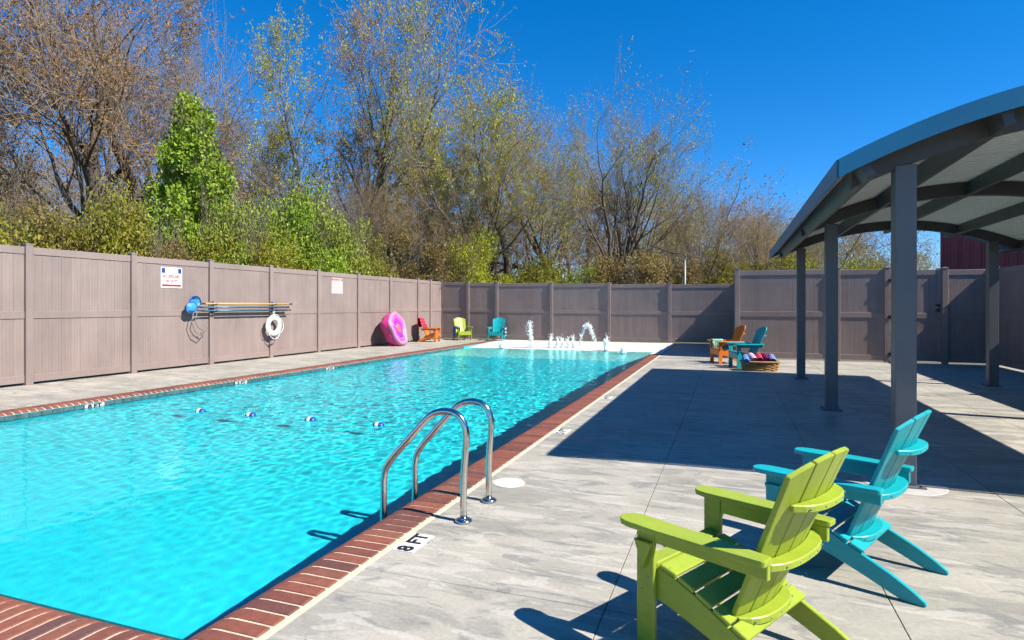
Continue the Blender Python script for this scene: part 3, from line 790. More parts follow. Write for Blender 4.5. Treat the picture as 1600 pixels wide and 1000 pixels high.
MB().prism(oval(0.37, 0.21), lambda a, b, t: (a, b, t), 0.004, 0.012).build('base', WICK, bk)
rolls = [('blue rolled towel at the end of the wicker basket', [(0.03, 0.12, 0.38), (0.35, 0.45, 0.55), (0.02, 0.08, 0.28)], -0.30, -0.05, 0.30),
         ('pink and white rolled towel in the wicker basket', [(0.45, 0.30, 0.38), (0.36, 0.03, 0.10), (0.5, 0.48, 0.48)], -0.155, -0.01, 0.33),
         ('red rolled towel in the middle of the wicker basket', [(0.36, 0.015, 0.05), (0.45, 0.10, 0.15), (0.30, 0.01, 0.04)], -0.02, -0.03, 0.335),
         ('maroon rolled towel in the wicker basket', [(0.10, 0.008, 0.06), (0.16, 0.02, 0.10), (0.08, 0.006, 0.04)], 0.12, 0.0, 0.33),
         ('purple and teal rolled towel in the wicker basket', [(0.10, 0.07, 0.28), (0.03, 0.20, 0.28), (0.25, 0.25, 0.40)], 0.255, -0.02, 0.315)]
for k, (lab, cols, x, y, z) in enumerate(rolls):
    mt = m_stripes('roll_terry', cols, 'Y', 7)
    o = MB(); sp = []
    for i in range(34):                                # spiral section of a rolled towel
        t = i / 33; a = t * 5.2 * math.pi; r = 0.012 + 0.078 * t; sp.append((r * math.cos(a), r * math.sin(a)))
    sp_in = [((r_ - 0.0095) * math.cos(a_), (r_ - 0.0095) * math.sin(a_)) for r_, a_ in ((0.012 + 0.078 * i / 33, i / 33 * 5.2 * math.pi) for i in range(33, -1, -1))]
    v = []; n = 34
    for yy in (-0.19, -0.06, 0.07, 0.19):
        s2 = 1.0 if abs(yy) < 0.1 else 0.93
        v += [(a * s2, yy, b * s2) for a, b in sp] + [(a * s2, yy, b * s2) for a, b in sp_in]
    m = 2 * n; f = []
    for j in range(3):
        for i in range(m): f.append((j * m + i, j * m + (i + 1) % m, (j + 1) * m + (i + 1) % m, (j + 1) * m + i))
    for i in range(n - 1):
        f += [(i, i + 1, m - 2 - i, m - 1 - i), (3 * m + i + 1, 3 * m + i, 4 * m - 1 - i, 4 * m - 2 - i)]
    o.add(v, f); ob = o.build('rolled_towel', mt, None, smooth=False)
    cx, sx = math.cos(math.radians(8)), math.sin(math.radians(8))
    ob.location = (0.64 + cx * x - sx * y, 14.60 + sx * x + cx * y, z - 0.055); ob.rotation_euler = (0.22, 0, math.radians(8) + (-0.12, 0.08, -0.05, 0.1, -0.1)[k])
    tag(ob, lab, 'towel', 'rolled towels in the basket')

# ------------------------------------------------------------------ pink inflatable leaning on the fence
PINK_D = simple('hot_pink_vinyl', (0.42, 0.018, 0.16), 0.28, var=0.1, scale=3)
PINK_L = simple('pale_pink_vinyl', (0.52, 0.20, 0.36), 0.28, var=0.12, scale=5)
PURP = simple('violet_vinyl', (0.30, 0.03, 0.42), 0.28, var=0.25, scale=4)
MAG = simple('magenta_vinyl', (0.45, 0.09, 0.38), 0.28, var=0.2, scale=5)
ORG = simple('coral_vinyl', (0.50, 0.12, 0.10), 0.28, var=0.2, scale=6)
inf = thing('pool_inflatable', 'pink and violet geode-shaped inflatable leaning on the fence', 'inflatable', (-11.36, 19.15, 0), 0)
def lobed(r, k, n=48): 
    t = 2 * math.pi * k / n; return r * (1 + 0.055 * math.sin(3 * t + 0.7) + 0.05 * math.cos(5 * t + 0.3) + 0.03 * math.sin(8 * t))
def ring_part(name, mat, prof, n=48):
    """prof: (radius fraction, height along the axis); the outline is lobed"""
    v, f = [], []
    for r, h in prof:
        for k in range(n):
            t = 2 * math.pi * k / n; q = lobed(r, k); v.append((h, q * math.cos(t), q * math.sin(t) * 1.06))
    for i in range(len(prof) - 1):
        for k in range(n): f.append((i * n + k, i * n + (k + 1) % n, (i + 1) * n + (k + 1) % n, (i + 1) * n + k))
    f.append(tuple(range(n))); m = (len(prof) - 1) * n; f.append(tuple(range(m + n - 1, m - 1, -1)))
    o = MB().add(v, f).build(name, mat, inf, smooth=True)
    o.location = (0.02, 0, 0.635); o.rotation_euler = (0.35, math.radians(-17), math.radians(6)); return o
ring_part('back_tube', PINK_D, [(0.30, -0.40), (0.48, -0.39), (0.575, -0.32), (0.61, -0.18), (0.59, -0.06), (0.56, -0.02), (0.2, -0.02)])
ring_part('rim_tube', PINK_L, [(0.585, -0.06), (0.60, 0.0), (0.585, 0.055), (0.545, 0.085), (0.50, 0.075), (0.46, 0.04), (0.44, 0.0)])
ring_part('magenta_band', MAG, [(0.46, -0.02), (0.455, 0.045), (0.41, 0.072), (0.36, 0.055), (0.33, 0.01)])
ring_part('violet_band', PURP, [(0.34, -0.02), (0.335, 0.035), (0.28, 0.058), (0.20, 0.045), (0.17, 0.01)])
ring_part('coral_centre', ORG, [(0.18, -0.01), (0.175, 0.035), (0.10, 0.055), (0.02, 0.058)])

# ------------------------------------------------------------------ things hung on the sunlit fence
WX_ = FL + 0.012
def sign(label, y0, y1, z0, z1):
    return thing('safety_sign', label, 'sign', (WX_ + 0.004, (y0 + y1) / 2, (z0 + z1) / 2), 0, 'signs screwed to the sunlit fence')
RZ = (math.pi / 2, 0, math.pi / 2)
s1 = sign('white sign with blue corners and red NO LIFEGUARD ON DUTY lettering', 10.08, 10.64, 1.87, 2.33)
MB().box(0, 0.004, -0.28, 0.28, -0.235, 0.235).build('panel', WHITE, s1)
for y in (-0.215, 0.215): MB().box(0.0042, 0.0052, y - 0.045, y + 0.045, 0.10, 0.215).build('blue_block', BLUE, s1)
text_part('lettering', 'NO LIFEGUARD', 0.098, RED, s1, (0.0046, 0, 0.025), RZ, 0.66, 0.004)
text_part('lettering', 'ON DUTY', 0.098, RED, s1, (0.0046, 0, -0.085), RZ, 0.80, 0.004)
MB().box(0.0042, 0.0052, -0.25, 0.25, -0.205, -0.155).build('red_bar', RED, s1)
s2 = sign('pale pink sign with a red heading strip, past the life ring', 16.27, 16.88, 1.85, 2.36)
MB().box(0, 0.004, -0.30, 0.30, -0.255, 0.255).build('panel', PINKP, s2)
MB().box(0.0042, 0.0050, -0.285, -0.215, 0.165, 0.235).build('red_block', RED, s2); MB().box(0.0042, 0.0050, 0.235, 0.285, 0.165, 0.235).build('black_block', BLACK, s2)
for k in range(6):
    MB().box(0.0042, 0.0048, -0.18 + 0.062 * k, -0.135 + 0.062 * k, 0.175, 0.225).build('red_mark', RED if k < 3 else GREYC, s2)
HX = FL + 0.19                                         # hook reach from the fence line
for y, lab in ((11.47, 'blue plastic wall hook holding poles near the net heads'), (13.54, 'blue plastic wall hook holding poles above the life ring')):
    hk = thing('pole_hook', lab, 'hook', (FL + 0.066, y, 1.42), 0, 'hooks carrying the pool poles')
    MB().box(0, 0.012, -0.05, 0.05, -0.14, 0.14).build('back_plate', BLUE, hk, bevel=0.004)
    for z in (0.085, -0.005, -0.085):
        MB().tube([(0.01, 0, z - 0.02), (0.10, 0, z - 0.028), (0.15, 0, z - 0.022), (0.165, 0, z + 0.012)], 0.011, 6).build('prong', BLACK, hk, smooth=True)
def pole(name, label, mat, y0, y1, z, r, cat):
    o = thing(name, label, cat, (HX - 0.005, (y0 + y1) / 2, z)); L = (y1 - y0) / 2
    MB().tube([(0, -L, 0), (0, L, 0)], r, 10).build('shaft', mat, o, smooth=True)
    MB().tube([(0, L - 0.02, 0), (0, L + 0.10, 0)], r * 1.08, 10).build('grip', BLACK, o, smooth=True)
    MB().tube([(0, -L - 0.14, 0), (0, -L + 0.02, 0)], r * 0.8, 8).build('collar', BLACK, o, smooth=True)
    return o, L
MESHM = simple('blue_net', (0.03, 0.22, 0.42), 0.6, var=0.25, scale=40)
def net_head(o, L, dz, w):
    fr = [(0, -L - 0.12 - 0.85 * (q_ - 0.12), z_ * 0.85 + (dz if z_ else 0)) for q_, z_ in ((0.12, 0), (0.17, 0.12), (0.26, 0.17), (0.42, 0.16), (0.50, 0.08), (0.50, -0.08), (0.42, -0.14), (0.26, -0.13), (0.17, -0.09), (0.12, 0))]
    h = MB().tube(fr, 0.014, 6).build('net_frame', BLUE, o, smooth=True)
    v = [(0.0, (a[1] + 0), a[2]) for a in fr[:-1]]; cen = (w, -L - 0.33, dz); k = len(v)
    mid = [((x + cen[0]) * 0.5 + w * 0.3, y * 0.5 + cen[1] * 0.5, z * 0.5 + cen[2] * 0.5) for x, y, z in v]
    mesh_obj('net_bag', v + mid + [cen], [(i, (i + 1) % k, k + (i + 1) % k, k + i) for i in range(k)] + [(k + i, k + (i + 1) % k, 2 * k) for i in range(k)], MESHM, o)
o, L = pole('leaf_skimmer', 'yellow pole with a blue leaf net head, topmost on the fence hooks', YELLOW, 11.15, 14.10, 1.505, 0.021, 'skimmer'); net_head(o, L, 0.03, -0.06)
o, L = pole('leaf_rake', 'dark blue pole with a blue net head, below the yellow pole', BLUEP, 11.05, 13.98, 1.415, 0.024, 'net pole'); net_head(o, L, -0.02, 0.07)
o, L = pole('brush_pole', 'slim dark pole with a looped grey hose, lowest on the fence hooks', BLUEP, 11.10, 14.05, 1.335, 0.018, 'pole')
for k, (dy, dz) in enumerate(((0.0, 0.0), (0.10, 0.08))):
    MB().tube([(0.0, -L - 0.10 + dy, 0.0), (0.01, -L - 0.30 + dy, -0.05), (0.015, -L - 0.36 + dy, -0.25), (0.01, -L - 0.26 + dy, -0.48 + dz), (0, -L - 0.08 + dy, -0.60 + dz), (0, -L + 0.02 + dy, -0.52 + dz), (0, -L - 0.05 + dy, -0.44 + dz)], 0.010, 6).build('hose', GREYC, o, smooth=True)
# life ring
lr = thing('life_ring', 'white life ring with grab rope hanging from the fence hook', 'life ring', (FL + 0.17, 13.48, 0.90))
lr.scale = (0.88, 0.88, 0.88)
n, m = 40, 14; v, f = [], []
for i in range(n):
    t = 2 * math.pi * i / n
    for j in range(m):
        p = 2 * math.pi * j / m; r = 0.25 + 0.085 * math.cos(p); v.append((0.062 * math.sin(p), r * math.cos(t), r * math.sin(t)))
for i in range(n):
    for j in range(m): f.append((i * m + j, ((i + 1) % n) * m + j, ((i + 1) % n) * m + (j + 1) % m, i * m + (j + 1) % m))
MB().add(v, f).build('ring', WHITE, lr, smooth=True)
for k in range(4):
    a0 = math.radians(45 + 90 * k); pp = []
    for i in range(9):
        t = a0 + math.radians(90) * i / 8; rr = 0.338 + 0.05 * math.sin(math.pi * i / 8); pp.append((0.035 + 0.02 * math.sin(math.pi * i / 8), rr * math.cos(t), rr * math.sin(t) - 0.03 * math.sin(math.pi * i / 8)))
    MB().tube(pp, 0.011, 6).build('grab_rope', WHITE, lr, smooth=True)
    t = a0; bd = MB()
    q = [(0.066 * math.sin(p_), (0.25 + 0.089 * math.cos(p_)) ) for p_ in [2 * math.pi * j / 12 for j in range(13)]]
    v = []
    for dt in (-0.07, 0.07): v += [(x * 1.03, r * math.cos(t + dt), r * math.sin(t + dt)) for x, r in q]
    bd.add(v, [(i, i + 1, 13 + i + 1, 13 + i) for i in range(12)]); bd.build('strap', WHITE, lr, smooth=True)
MB().tube([(0.0, 0.0, 0.335), (0.0, 0.05, 0.44), (-0.01, 0.06, 0.50), (0.0, 0.02, 0.51), (0.0, -0.02, 0.42), (0.0, -0.01, 0.335)], 0.012, 6).build('hanging_rope', WHITE, lr, smooth=True)
MB().tube([(0.05, 0.02, -0.33), (0.05, 0.07, -0.42), (0.04, 0.02, -0.47), (0.04, -0.08, -0.45), (0.05, -0.04, -0.36)], 0.010, 6).build('rope_tail', GREYC, lr, smooth=True)

# ------------------------------------------------------------------ fountain jets on the beach entry
fm = NT('foaming_water'); fm.p.inputs['Base Color'].default_value = (0.78, 0.84, 0.86, 1); fm.p.inputs['Roughness'].default_value = 0.15
fm.p.inputs['Transmission Weight'].default_value = 0.0; fm.p.inputs['IOR'].default_value = 1.33
_ico = None
def ico():
    global _ico
    if _ico is None:
        bm = bmesh.new(); bmesh.ops.create_icosphere(bm, subdivisions=1, radius=1.0); bm.verts.ensure_lookup_table()
        _ico = (np.array([v.co[:] for v in bm.verts]), np.array([[v.index for v in f.verts] for f in bm.faces])); bm.free()
    return _ico
def spray(name, parent, pts):
    iv, jf = ico(); V, F = [], []
    for k, (x, y, z, r, st) in enumerate(pts):
        V.append(iv * np.array([r, r, r * st]) + np.array([x, y, z])); F.append(jf + k * len(iv))
    o = link(name, fast_mesh(name, np.concatenate(V), np.concatenate(F), fm.m, True), parent); tag(o, kind='stuff'); return o
def jet(label, x, y, h, n, spread, arc=None, seed=0):
    rr = random.Random(seed); o = thing('fountain_jet', label, 'fountain jet', (x, y, -0.06), 0, 'white water jets on the beach entry')
    path = []
    for i in range(15):
        t = i / 14
        if arc: path.append((arc * t, 0.0, 0.02 + 4 * h * t * (1 - t)))
        else: path.append((0.03 * math.sin(5 * t + seed), 0.02 * math.sin(7 * t), h * 0.97 * t))
    rad = [(0.020 * (1 - 0.75 * i / 14) if h > 0.5 else 0.075 * (1.05 - i / 14)) * (1 + 0.35 * math.sin(i * 2.3 + seed)) for i in range(15)]
    MB().tube(path, rad, 8).build('stream', fm.m, o, smooth=True)
    P = []
    for k in range(int(n * 2.6)):
        t = rr.random() ** (0.8 if arc else 0.9); i = min(13, int(t * 14)); b = path[i]
        s_ = spread * (0.5 + t if not arc else 0.5 + 0.8 * abs(t - 0.4)); r = rr.uniform(0.004, 0.015) * (1.1 - 0.4 * t)
        P.append((b[0] + rr.gauss(0, s_), b[1] + rr.gauss(0, s_), max(0.02, b[2] + rr.gauss(0, s_ * 1.3)), r, rr.uniform(1.2, 4.5)))
    for k in range(30): a = rr.uniform(0, 6.28); q = abs(rr.gauss(0, 0.10)); P.append(((arc or 0) + q * math.cos(a), q * math.sin(a), rr.uniform(0.0, 0.07), rr.uniform(0.010, 0.028), 0.6))
    spray('spray', o, P); return o
ORD = ('next to the tall leaping jet', 'second from the tall leaping jet', 'middle one of the five', 'second from the arching jet', 'next to the arching jet')
jet('tall leaping water jet beside the turquoise chair with the navy towel', -6.78, 20.72, 0.98, 170, 0.045, seed=1)
jet('arching water jet falling to one side on the beach entry', -5.10, 21.18, 0.80, 200, 0.05, arc=0.62, seed=2)
jet('medium bubbling water jet past the arching jet', -3.95, 20.35, 0.46, 90, 0.04, seed=3)
for k, (x, y, h) in enumerate(((-6.06, 20.82, 0.50), (-5.84, 20.90, 0.38), (-5.66, 20.95, 0.40), (-5.45, 21.02, 0.34), (-5.27, 21.08, 0.46))):
    jet('small bubbling water jet in the row of five, ' + ORD[k], x, y, h, 60, 0.028, seed=10 + k)
jet('low splash of water in the shallows beside the brick coping end', -3.22, 19.35, 0.24, 50, 0.05, seed=21)
jet('low splash of water in the shallows, in front of the turquoise chair', -7.72, 20.25, 0.20, 50, 0.05, seed=22)
# ------------------------------------------------------------------ trees
def grow(seed, trunk=0.28, fork=4, spread=0.75, counts=(4, 5, 5, 5), ratio=0.62, up=0.25, lean=(0, 0), r0=0.020, stems=1, wig=0.16, kids_from=0.3, thick=1.0):
    """recursive limbs of a unit-high tree; returns segments (a,b,ra,rb,level) and twig points"""
    rr = np.random.RandomState(seed); segs, tips = [], []
    def branch(p, d, L, r, lev):
        nseg = (6, 5, 4, 3, 2)[min(lev, 4)]; pts = [p]; q = p.copy(); dd = d.copy()
        for i in range(nseg):
            dd = dd + rr.normal(0, wig, 3) + np.array([0, 0, up * (0.25 if lev else 0.1)]); dd /= np.linalg.norm(dd)
            q = q + dd * (L / nseg); pts.append(q.copy())
        rs = [r * (1 - 0.62 * i / nseg) for i in range(nseg + 1)]
        for i in range(nseg): segs.append((pts[i], pts[i + 1], rs[i], rs[i + 1], lev))
        if lev >= len(counts):
            for i in range(1, nseg + 1): tips.append(pts[i])
            return
        k = counts[lev]
        k = k + rr.randint(-1, 2) if k > 2 else k
        for j in range(k):
            t = 1.0 if j == 0 else kids_from + (1 - kids_from) * rr.rand()
            f = t * nseg; i = min(int(f), nseg - 1); b = pts[i] + (pts[i + 1] - pts[i]) * (f - i)
            bd = pts[i + 1] - pts[i]; bd = bd / np.linalg.norm(bd)
            az = rr.rand() * 2 * math.pi; side = np.cross(bd, [math.cos(az), math.sin(az), 0.31]); side /= np.linalg.norm(side) + 1e-9
            sp = spread * (0.35 if j == 0 else 0.7 + 0.6 * rr.rand())
            nd = bd + side * sp; nd /= np.linalg.norm(nd)
            branch(b, nd, L * ratio * (0.75 + 0.5 * rr.rand()), max(rs[i] * (0.78 if j == 0 else 0.55), 0.0006), lev + 1)
    for s_ in range(stems):
        a = 2 * math.pi * s_ / max(1, stems) + rr.rand(); off = 0.25 if stems > 1 else 0.0
        d = np.array([math.cos(a) * off + lean[0], math.sin(a) * off + lean[1], 1.0]); d /= np.linalg.norm(d)
        branch(np.array([0.02 * math.cos(a) * (stems > 1), 0.02 * math.sin(a) * (stems > 1), -0.01]), d, trunk, r0 / (stems ** 0.4), 0)
    zt_ = float(np.percentile([s[1][2] for s in segs], 99.0)); k = 1.0 / zt_
    segs = [(a * k, b * k, ra * k * thick, rb * k * thick, l) for a, b, ra, rb, l in segs]; tips = np.array(tips) * k
    return segs, tips

def limb_mesh(name, segs, mat, levels, rmin=0.00024):
    V, F = [], []; nb = 0
    for a, b, ra, rb, l in segs:
        if l not in levels: continue
        n = (8, 6, 4, 3, 3)[min(l, 4)]; d = b - a; d = d / (np.linalg.norm(d) + 1e-9)
        u = np.cross(d, [0.3, 0.9, 0.2]); u /= np.linalg.norm(u) + 1e-9; w = np.cross(d, u)
        t = np.arange(n) * 2 * math.pi / n; c = np.outer(np.cos(t), u) + np.outer(np.sin(t), w)
        kf = 1.0 if l < 3 else 0.72
        V.append(a + c * max(ra * kf, rmin)); V.append(b + c * max(rb * kf, rmin))
        i = np.arange(n); j = (i + 1) % n
        F.append(np.stack([nb + i, nb + j, nb + n + j, nb + n + i], 1)); nb += 2 * n
    return fast_mesh(name, np.concatenate(V), np.concatenate(F), mat, True)

def leaf_mesh(name, pts, n, size, mat, seed, jitter, squash=1.0):
    """n small folded leaves scattered about pts"""
    rr = np.random.RandomState(seed); c = pts[rr.randint(0, len(pts), n)] + rr.normal(0, jitter, (n, 3))
    a = rr.normal(0, 1, (n, 3)); a /= np.linalg.norm(a, axis=1)[:, None]
    b = np.cross(a, rr.normal(0, 1, (n, 3))); b /= np.linalg.norm(b, axis=1)[:, None]
    s = (size * (0.55 + 0.9 * rr.rand(n)))[:, None]
    V = np.stack([c - a * s, c + b * s * 0.55 * squash, c + a * s, c - b * s * 0.55 * squash], 1).reshape(-1, 3)
    F = np.arange(4 * n).reshape(n, 4)
    return fast_mesh(name, V, F, mat)

BARK_G = m_bark('grey_bark', (0.09, 0.074, 0.062), (0.21, 0.175, 0.145))
BARK_D = m_bark('dark_bark', (0.055, 0.044, 0.036), (0.13, 0.105, 0.085))
BARK_P = m_bark('pale_bark', (0.13, 0.115, 0.10), (0.27, 0.245, 0.21))
TWIG = m_bark('twig_bark', (0.155, 0.110, 0.072), (0.295, 0.220, 0.145))
L_RUST = m_leaf('rust_buds', [(0.28, 0.125, 0.045), (0.34, 0.175, 0.065), (0.31, 0.20, 0.07), (0.27, 0.17, 0.08)])
L_OLIVE = m_leaf('olive_leaflets', [(0.28, 0.33, 0.028), (0.37, 0.41, 0.04), (0.34, 0.34, 0.045), (0.39, 0.31, 0.06), (0.29, 0.37, 0.03)])
L_SPRING = m_leaf('spring_leaves', [(0.15, 0.20, 0.022), (0.22, 0.27, 0.035), (0.27, 0.30, 0.05), (0.19, 0.22, 0.025)], 0.25)
L_BRIGHT = m_leaf('bright_green_leaves', [(0.11, 0.19, 0.012), (0.19, 0.28, 0.02), (0.27, 0.35, 0.035), (0.15, 0.225, 0.015)], 0.25)
L_YELLOW = m_leaf('yellow_green_leaves', [(0.33, 0.36, 0.015), (0.46, 0.44, 0.02), (0.22, 0.30, 0.02), (0.38, 0.38, 0.02)])
L_BROWN = m_leaf('brown_thicket', [(0.22, 0.14, 0.055), (0.27, 0.19, 0.075), (0.22, 0.19, 0.04), (0.29, 0.21, 0.09)])
L_HEDGE = m_leaf('olive_hedge', [(0.19, 0.20, 0.018), (0.26, 0.255, 0.024), (0.24, 0.18, 0.03), (0.20, 0.245, 0.02), (0.29, 0.24, 0.035)])

PROTO = []
def proto(**kw):
    segs, tips = grow(**kw); wid = np.percentile(np.abs(tips[:, :2] - tips[:, :2].mean(0)), 96)
    t = limb_mesh('trunk', segs, BARK_G, (0, 1, 2)); w = limb_mesh('twigs', segs, TWIG, (3, 4, 5))
    PROTO.append(dict(trunk=t, twigs=w, tips=tips, wid=wid, off=tips[:, :2].mean(0), leaves={}))
proto(seed=11, trunk=0.20, counts=(5, 5, 5, 4, 4), spread=0.92, ratio=0.70, up=0.16, r0=0.022)                 # 0 broad spreading
proto(seed=23, trunk=0.34, counts=(4, 5, 5, 4, 4), spread=0.72, ratio=0.66, up=0.28, r0=0.021)                 # 1 tall vase
proto(seed=37, trunk=0.26, counts=(4, 4, 5, 4, 4), spread=0.66, ratio=0.68, up=0.20, lean=(0.40, 0), r0=0.020, stems=2)   # 2 leaning forks
proto(seed=41, trunk=0.30, counts=(4, 4, 5, 4, 4), spread=0.58, ratio=0.64, up=0.34, r0=0.018, stems=3)         # 3 upright clump
proto(seed=53, trunk=0.34, counts=(5, 5, 5, 5, 4), spread=0.80, ratio=0.63, up=0.22, r0=0.019)                  # 4 round head
proto(seed=67, trunk=0.22, counts=(4, 5, 4, 4, 4), spread=0.75, ratio=0.70, up=0.22, r0=0.017, stems=2)         # 5 low forked

def leaves_for(p, dens, size, seed):
    key = (dens, size)
    if key not in PROTO[p]['leaves']:
        PROTO[p]['leaves'][key] = leaf_mesh('buds', PROTO[p]['tips'], dens, size, L_OLIVE, seed, 0.005)
    return PROTO[p]['leaves'][key]

def clear_of_fence(px, d, wpx, f):
    # step back until the crown stands outside the fence lines
    while True:
        x, y = at_depth(px, d); w = wpx / FPX * d * f
        if x < FL - 0.5 - w or y > FB + 0.5 + w: return d
        d += 0.4
def tree(label, px, d, ytop, width_px, p, bark, leaf, dens, size=0.0055, rot=0.0, group='spring trees behind the fences', twig=None, name='bare_tree'):
    """px,d: where its trunk stands; ytop: picture row of its top; width_px: spread of its crown"""
    d = clear_of_fence(px, d, width_px, 0.36)
    x, y = at_depth(px, d); h = (478 - ytop) / FPX * d + EYE + 0.06
    P = PROTO[p]; dens = (17000 if dens > 4000 else (12000 if dens > 2000 else (5000 if dens else 0))) if size < 0.007 else 24000; size = 0.0032 if leaf in (L_OLIVE, L_SPRING) else 0.0026; wm = width_px / FPX * d
    k = wm / (2 * P['wid'])
    root = thing(name, label, 'tree', (x, y, -0.06), rot, group)
    trunk = link('trunk', P['trunk'], root, bark); tw = link('twigs', P['twigs'], root, twig or TWIG)
    parts = [trunk, tw]
    if dens: parts.append(link('buds', leaves_for(p, dens, size, p * 7 + dens), root, leaf))
    for o in parts: o.scale = (k, k, h)
    for o in parts[1:]: tag(o, kind='stuff')
    return root
# (label, column, distance, top row, crown width, prototype, bark, leaf, count, leaf size, turn)
tree('big spreading tree with rust buds above the first fence posts', 95, 25, -75, 420, 0, BARK_D, L_RUST, 5200, 0.0040, 0.4)
tree('tall grey tree with rust buds behind the bright green leafy tree', 228, 27, -40, 330, 1, BARK_D, L_RUST, 5200, 0.0040, 2.1)
tree('pale-limbed bare tree leaning over the thicket beside the leafy green tree', 262, 31, -15, 190, 2, BARK_P, L_RUST, 1500, 0.0035, -0.2, twig=BARK_P)
tree('bare grey clump of upright twigs crowding the big spreading rust-budded tree', -40, 29, -20, 260, 3, BARK_G, L_RUST, 3200, 0.0040, 1.0)
tree('slender bare tree showing lilac-grey twigs between the two big rust-budded trees', 160, 33, 5, 250, 3, BARK_G, L_RUST, 3600, 0.0045, 2.2)
tree('round-headed bare tree just past the bright green leafy tree', 335, 40, 150, 180, 4, BARK_G, L_BROWN, 3600, 0.0045, 0.3)
tree('grey-brown bare clump of stems between the leafy green tree and the tall olive tree', 392, 38, 150, 170, 3, BARK_G, L_BROWN, 3600, 0.0045, 0.7)
tree('slim tree with pale olive leaflets on forked limbs', 492, 30, 30, 190, 1, BARK_P, L_OLIVE, 5200, 0.0060, 0.3)
tree('tallest tree with olive and rust leaflets over the middle of the fence', 560, 27, -60, 300, 0, BARK_D, L_OLIVE, 6000, 0.0052, 1.9)
tree('upright tree with tan buds beside the tallest olive tree', 620, 29, 8, 200, 1, BARK_D, L_RUST, 4800, 0.0040, 0.1)
tree('vine-wrapped olive tree with a narrow pointed crown', 640, 33, 120, 110, 3, BARK_D, L_OLIVE, 9000, 0.0085, 2.6)
tree('low reddish bare thicket tree behind the pink sign', 590, 24, 255, 230, 5, BARK_G, L_BROWN, 4600, 0.0060, 1.2)
tree('leaning dark-limbed tree with thin green tips, above the pink inflatable', 722, 31, 170, 240, 2, BARK_D, L_OLIVE, 5200, 0.0075, 0.0)
tree('olive-green topped tree behind the back fence corner', 800, 33, 138, 200, 1, BARK_D, L_OLIVE, 6500, 0.0085, 0.9)
tree('rust-topped round tree behind the arching fountain jet', 905, 35, 142, 230, 4, BARK_D, L_RUST, 6000, 0.0070, 0.2)
tree('long-limbed tree leaning towards the return fence', 950, 33, 165, 230, 2, BARK_D, L_OLIVE, 4600, 0.0045, 0.25)
tree('upright tan-budded tree at the end of the tall row, before the sky opens', 1006, 36, 195, 140, 1, BARK_D, L_RUST, 4600, 0.0050, 1.1)
tree('dense tree with many steep stems behind the tall jet', 845, 38, 190, 230, 5, BARK_G, L_OLIVE, 3400, 0.0050, 2.3)
tree('olive tree filling the gap above the fountain jets', 1040, 44, 300, 150, 4, BARK_G, L_OLIVE, 6500, 0.0075, 1.4)
tree('dark bare tree with fanned stems behind the galvanised pole', 1088, 36, 280, 150, 3, BARK_D, L_BROWN, 700, 0.0050, 0.8)
tree('bare wide-limbed tree just outside the pavilion eave', 1188, 37, 300, 190, 5, BARK_D, L_BROWN, 900, 0.0050, 1.6)
tree('small olive-brown tree below the pavilion eave', 1150, 46, 350, 170, 0, BARK_G, L_OLIVE, 5200, 0.0080, 2.0)
tree('yellowing round tree seen between the pavilion posts', 1325, 44, 352, 130, 4, BARK_G, L_OLIVE, 7600, 0.0095, 0.5)
tree('olive tree beyond the gate beside the first pavilion post', 1268, 48, 372, 120, 0, BARK_G, L_SPRING, 6500, 0.0090, 2.9)
tree('small grey-green tree past the gate hinges', 1384, 52, 390, 50, 3, BARK_G, L_HEDGE, 4200, 0.0100, 0.2)
tree('pale green tree tops beside the red building', 1440, 58, 398, 80, 4, BARK_G, L_OLIVE, 5200, 0.0110, 1.1)

tree('round-headed rust-budded tree standing farthest from the back fence', -190, 27, 20, 300, 4, BARK_G, L_RUST, 4200, 0.0040, 0.6)
# leafy crowns and bushes made of many leaves
def shell_points(n, lobes, seed):
    rr = np.random.RandomState(seed); out = []
    w = np.array([l[3] * l[4] for l in lobes]); w = w / w.sum()
    for (cx, cy, cz, rx, rz), m in zip(lobes, (w * n).astype(int)):
        v = rr.normal(0, 1, (m, 3)); v /= np.linalg.norm(v, axis=1)[:, None]
        q = rr.rand(m) ** 0.45; v = v * q[:, None] * np.array([rx, rx, rz]) + np.array([cx, cy, cz]); out.append(v)
    return np.concatenate(out)
def lobes_bush(seed, n=20, flat=0.8):
    rr = np.random.RandomState(seed); L = []
    for k in range(n):
        a = rr.rand() * 6.28; q = 0.36 * math.sqrt(rr.rand()); z = 0.34 + 0.50 * rr.rand() * (1.1 - q)
        r = 0.10 + 0.13 * rr.rand(); L.append((q * math.cos(a) * 1.2, q * math.sin(a), z, r, r * flat))
    for k in range(8): L.append((rr.uniform(-0.42, 0.42), rr.uniform(-0.3, 0.3), 0.36, 0.15, 0.2))
    return L
def lobes_column(seed):
    rr = np.random.RandomState(seed); L = []
    for k in range(120):
        z = 0.16 + 0.80 * (k + rr.rand()) / 120; prof_ = 0.235 * min(1.0, ((1.0 - z) / 0.62)) ** 0.50 * min(1.0, 0.80 + z * 0.5)
        a = rr.rand() * 6.28; q = prof_ * math.sqrt(rr.rand()) * 0.95; r = (0.028 + 0.034 * rr.rand()) * (0.6 + 0.6 * min(1, (1 - z) * 2)); L.append((q * math.cos(a), q * math.sin(a), z, r, r * 1.35))
    L.append((0, 0, 0.955, 0.018, 0.05))
    return L
BUSH = []
for sd in (101, 102, 103, 104):
    pts = shell_points(12000, lobes_bush(sd), sd)
    sg, tp = grow(seed=sd, trunk=0.3, counts=(4, 4, 4), spread=0.8, ratio=0.62, up=0.3, r0=0.010, stems=4)
    BUSH.append((leaf_mesh('foliage', pts, 20000, 0.0098, L_HEDGE, sd, 0.012), limb_mesh('stems', sg, TWIG, (0, 1, 2, 3), 0.0015)))
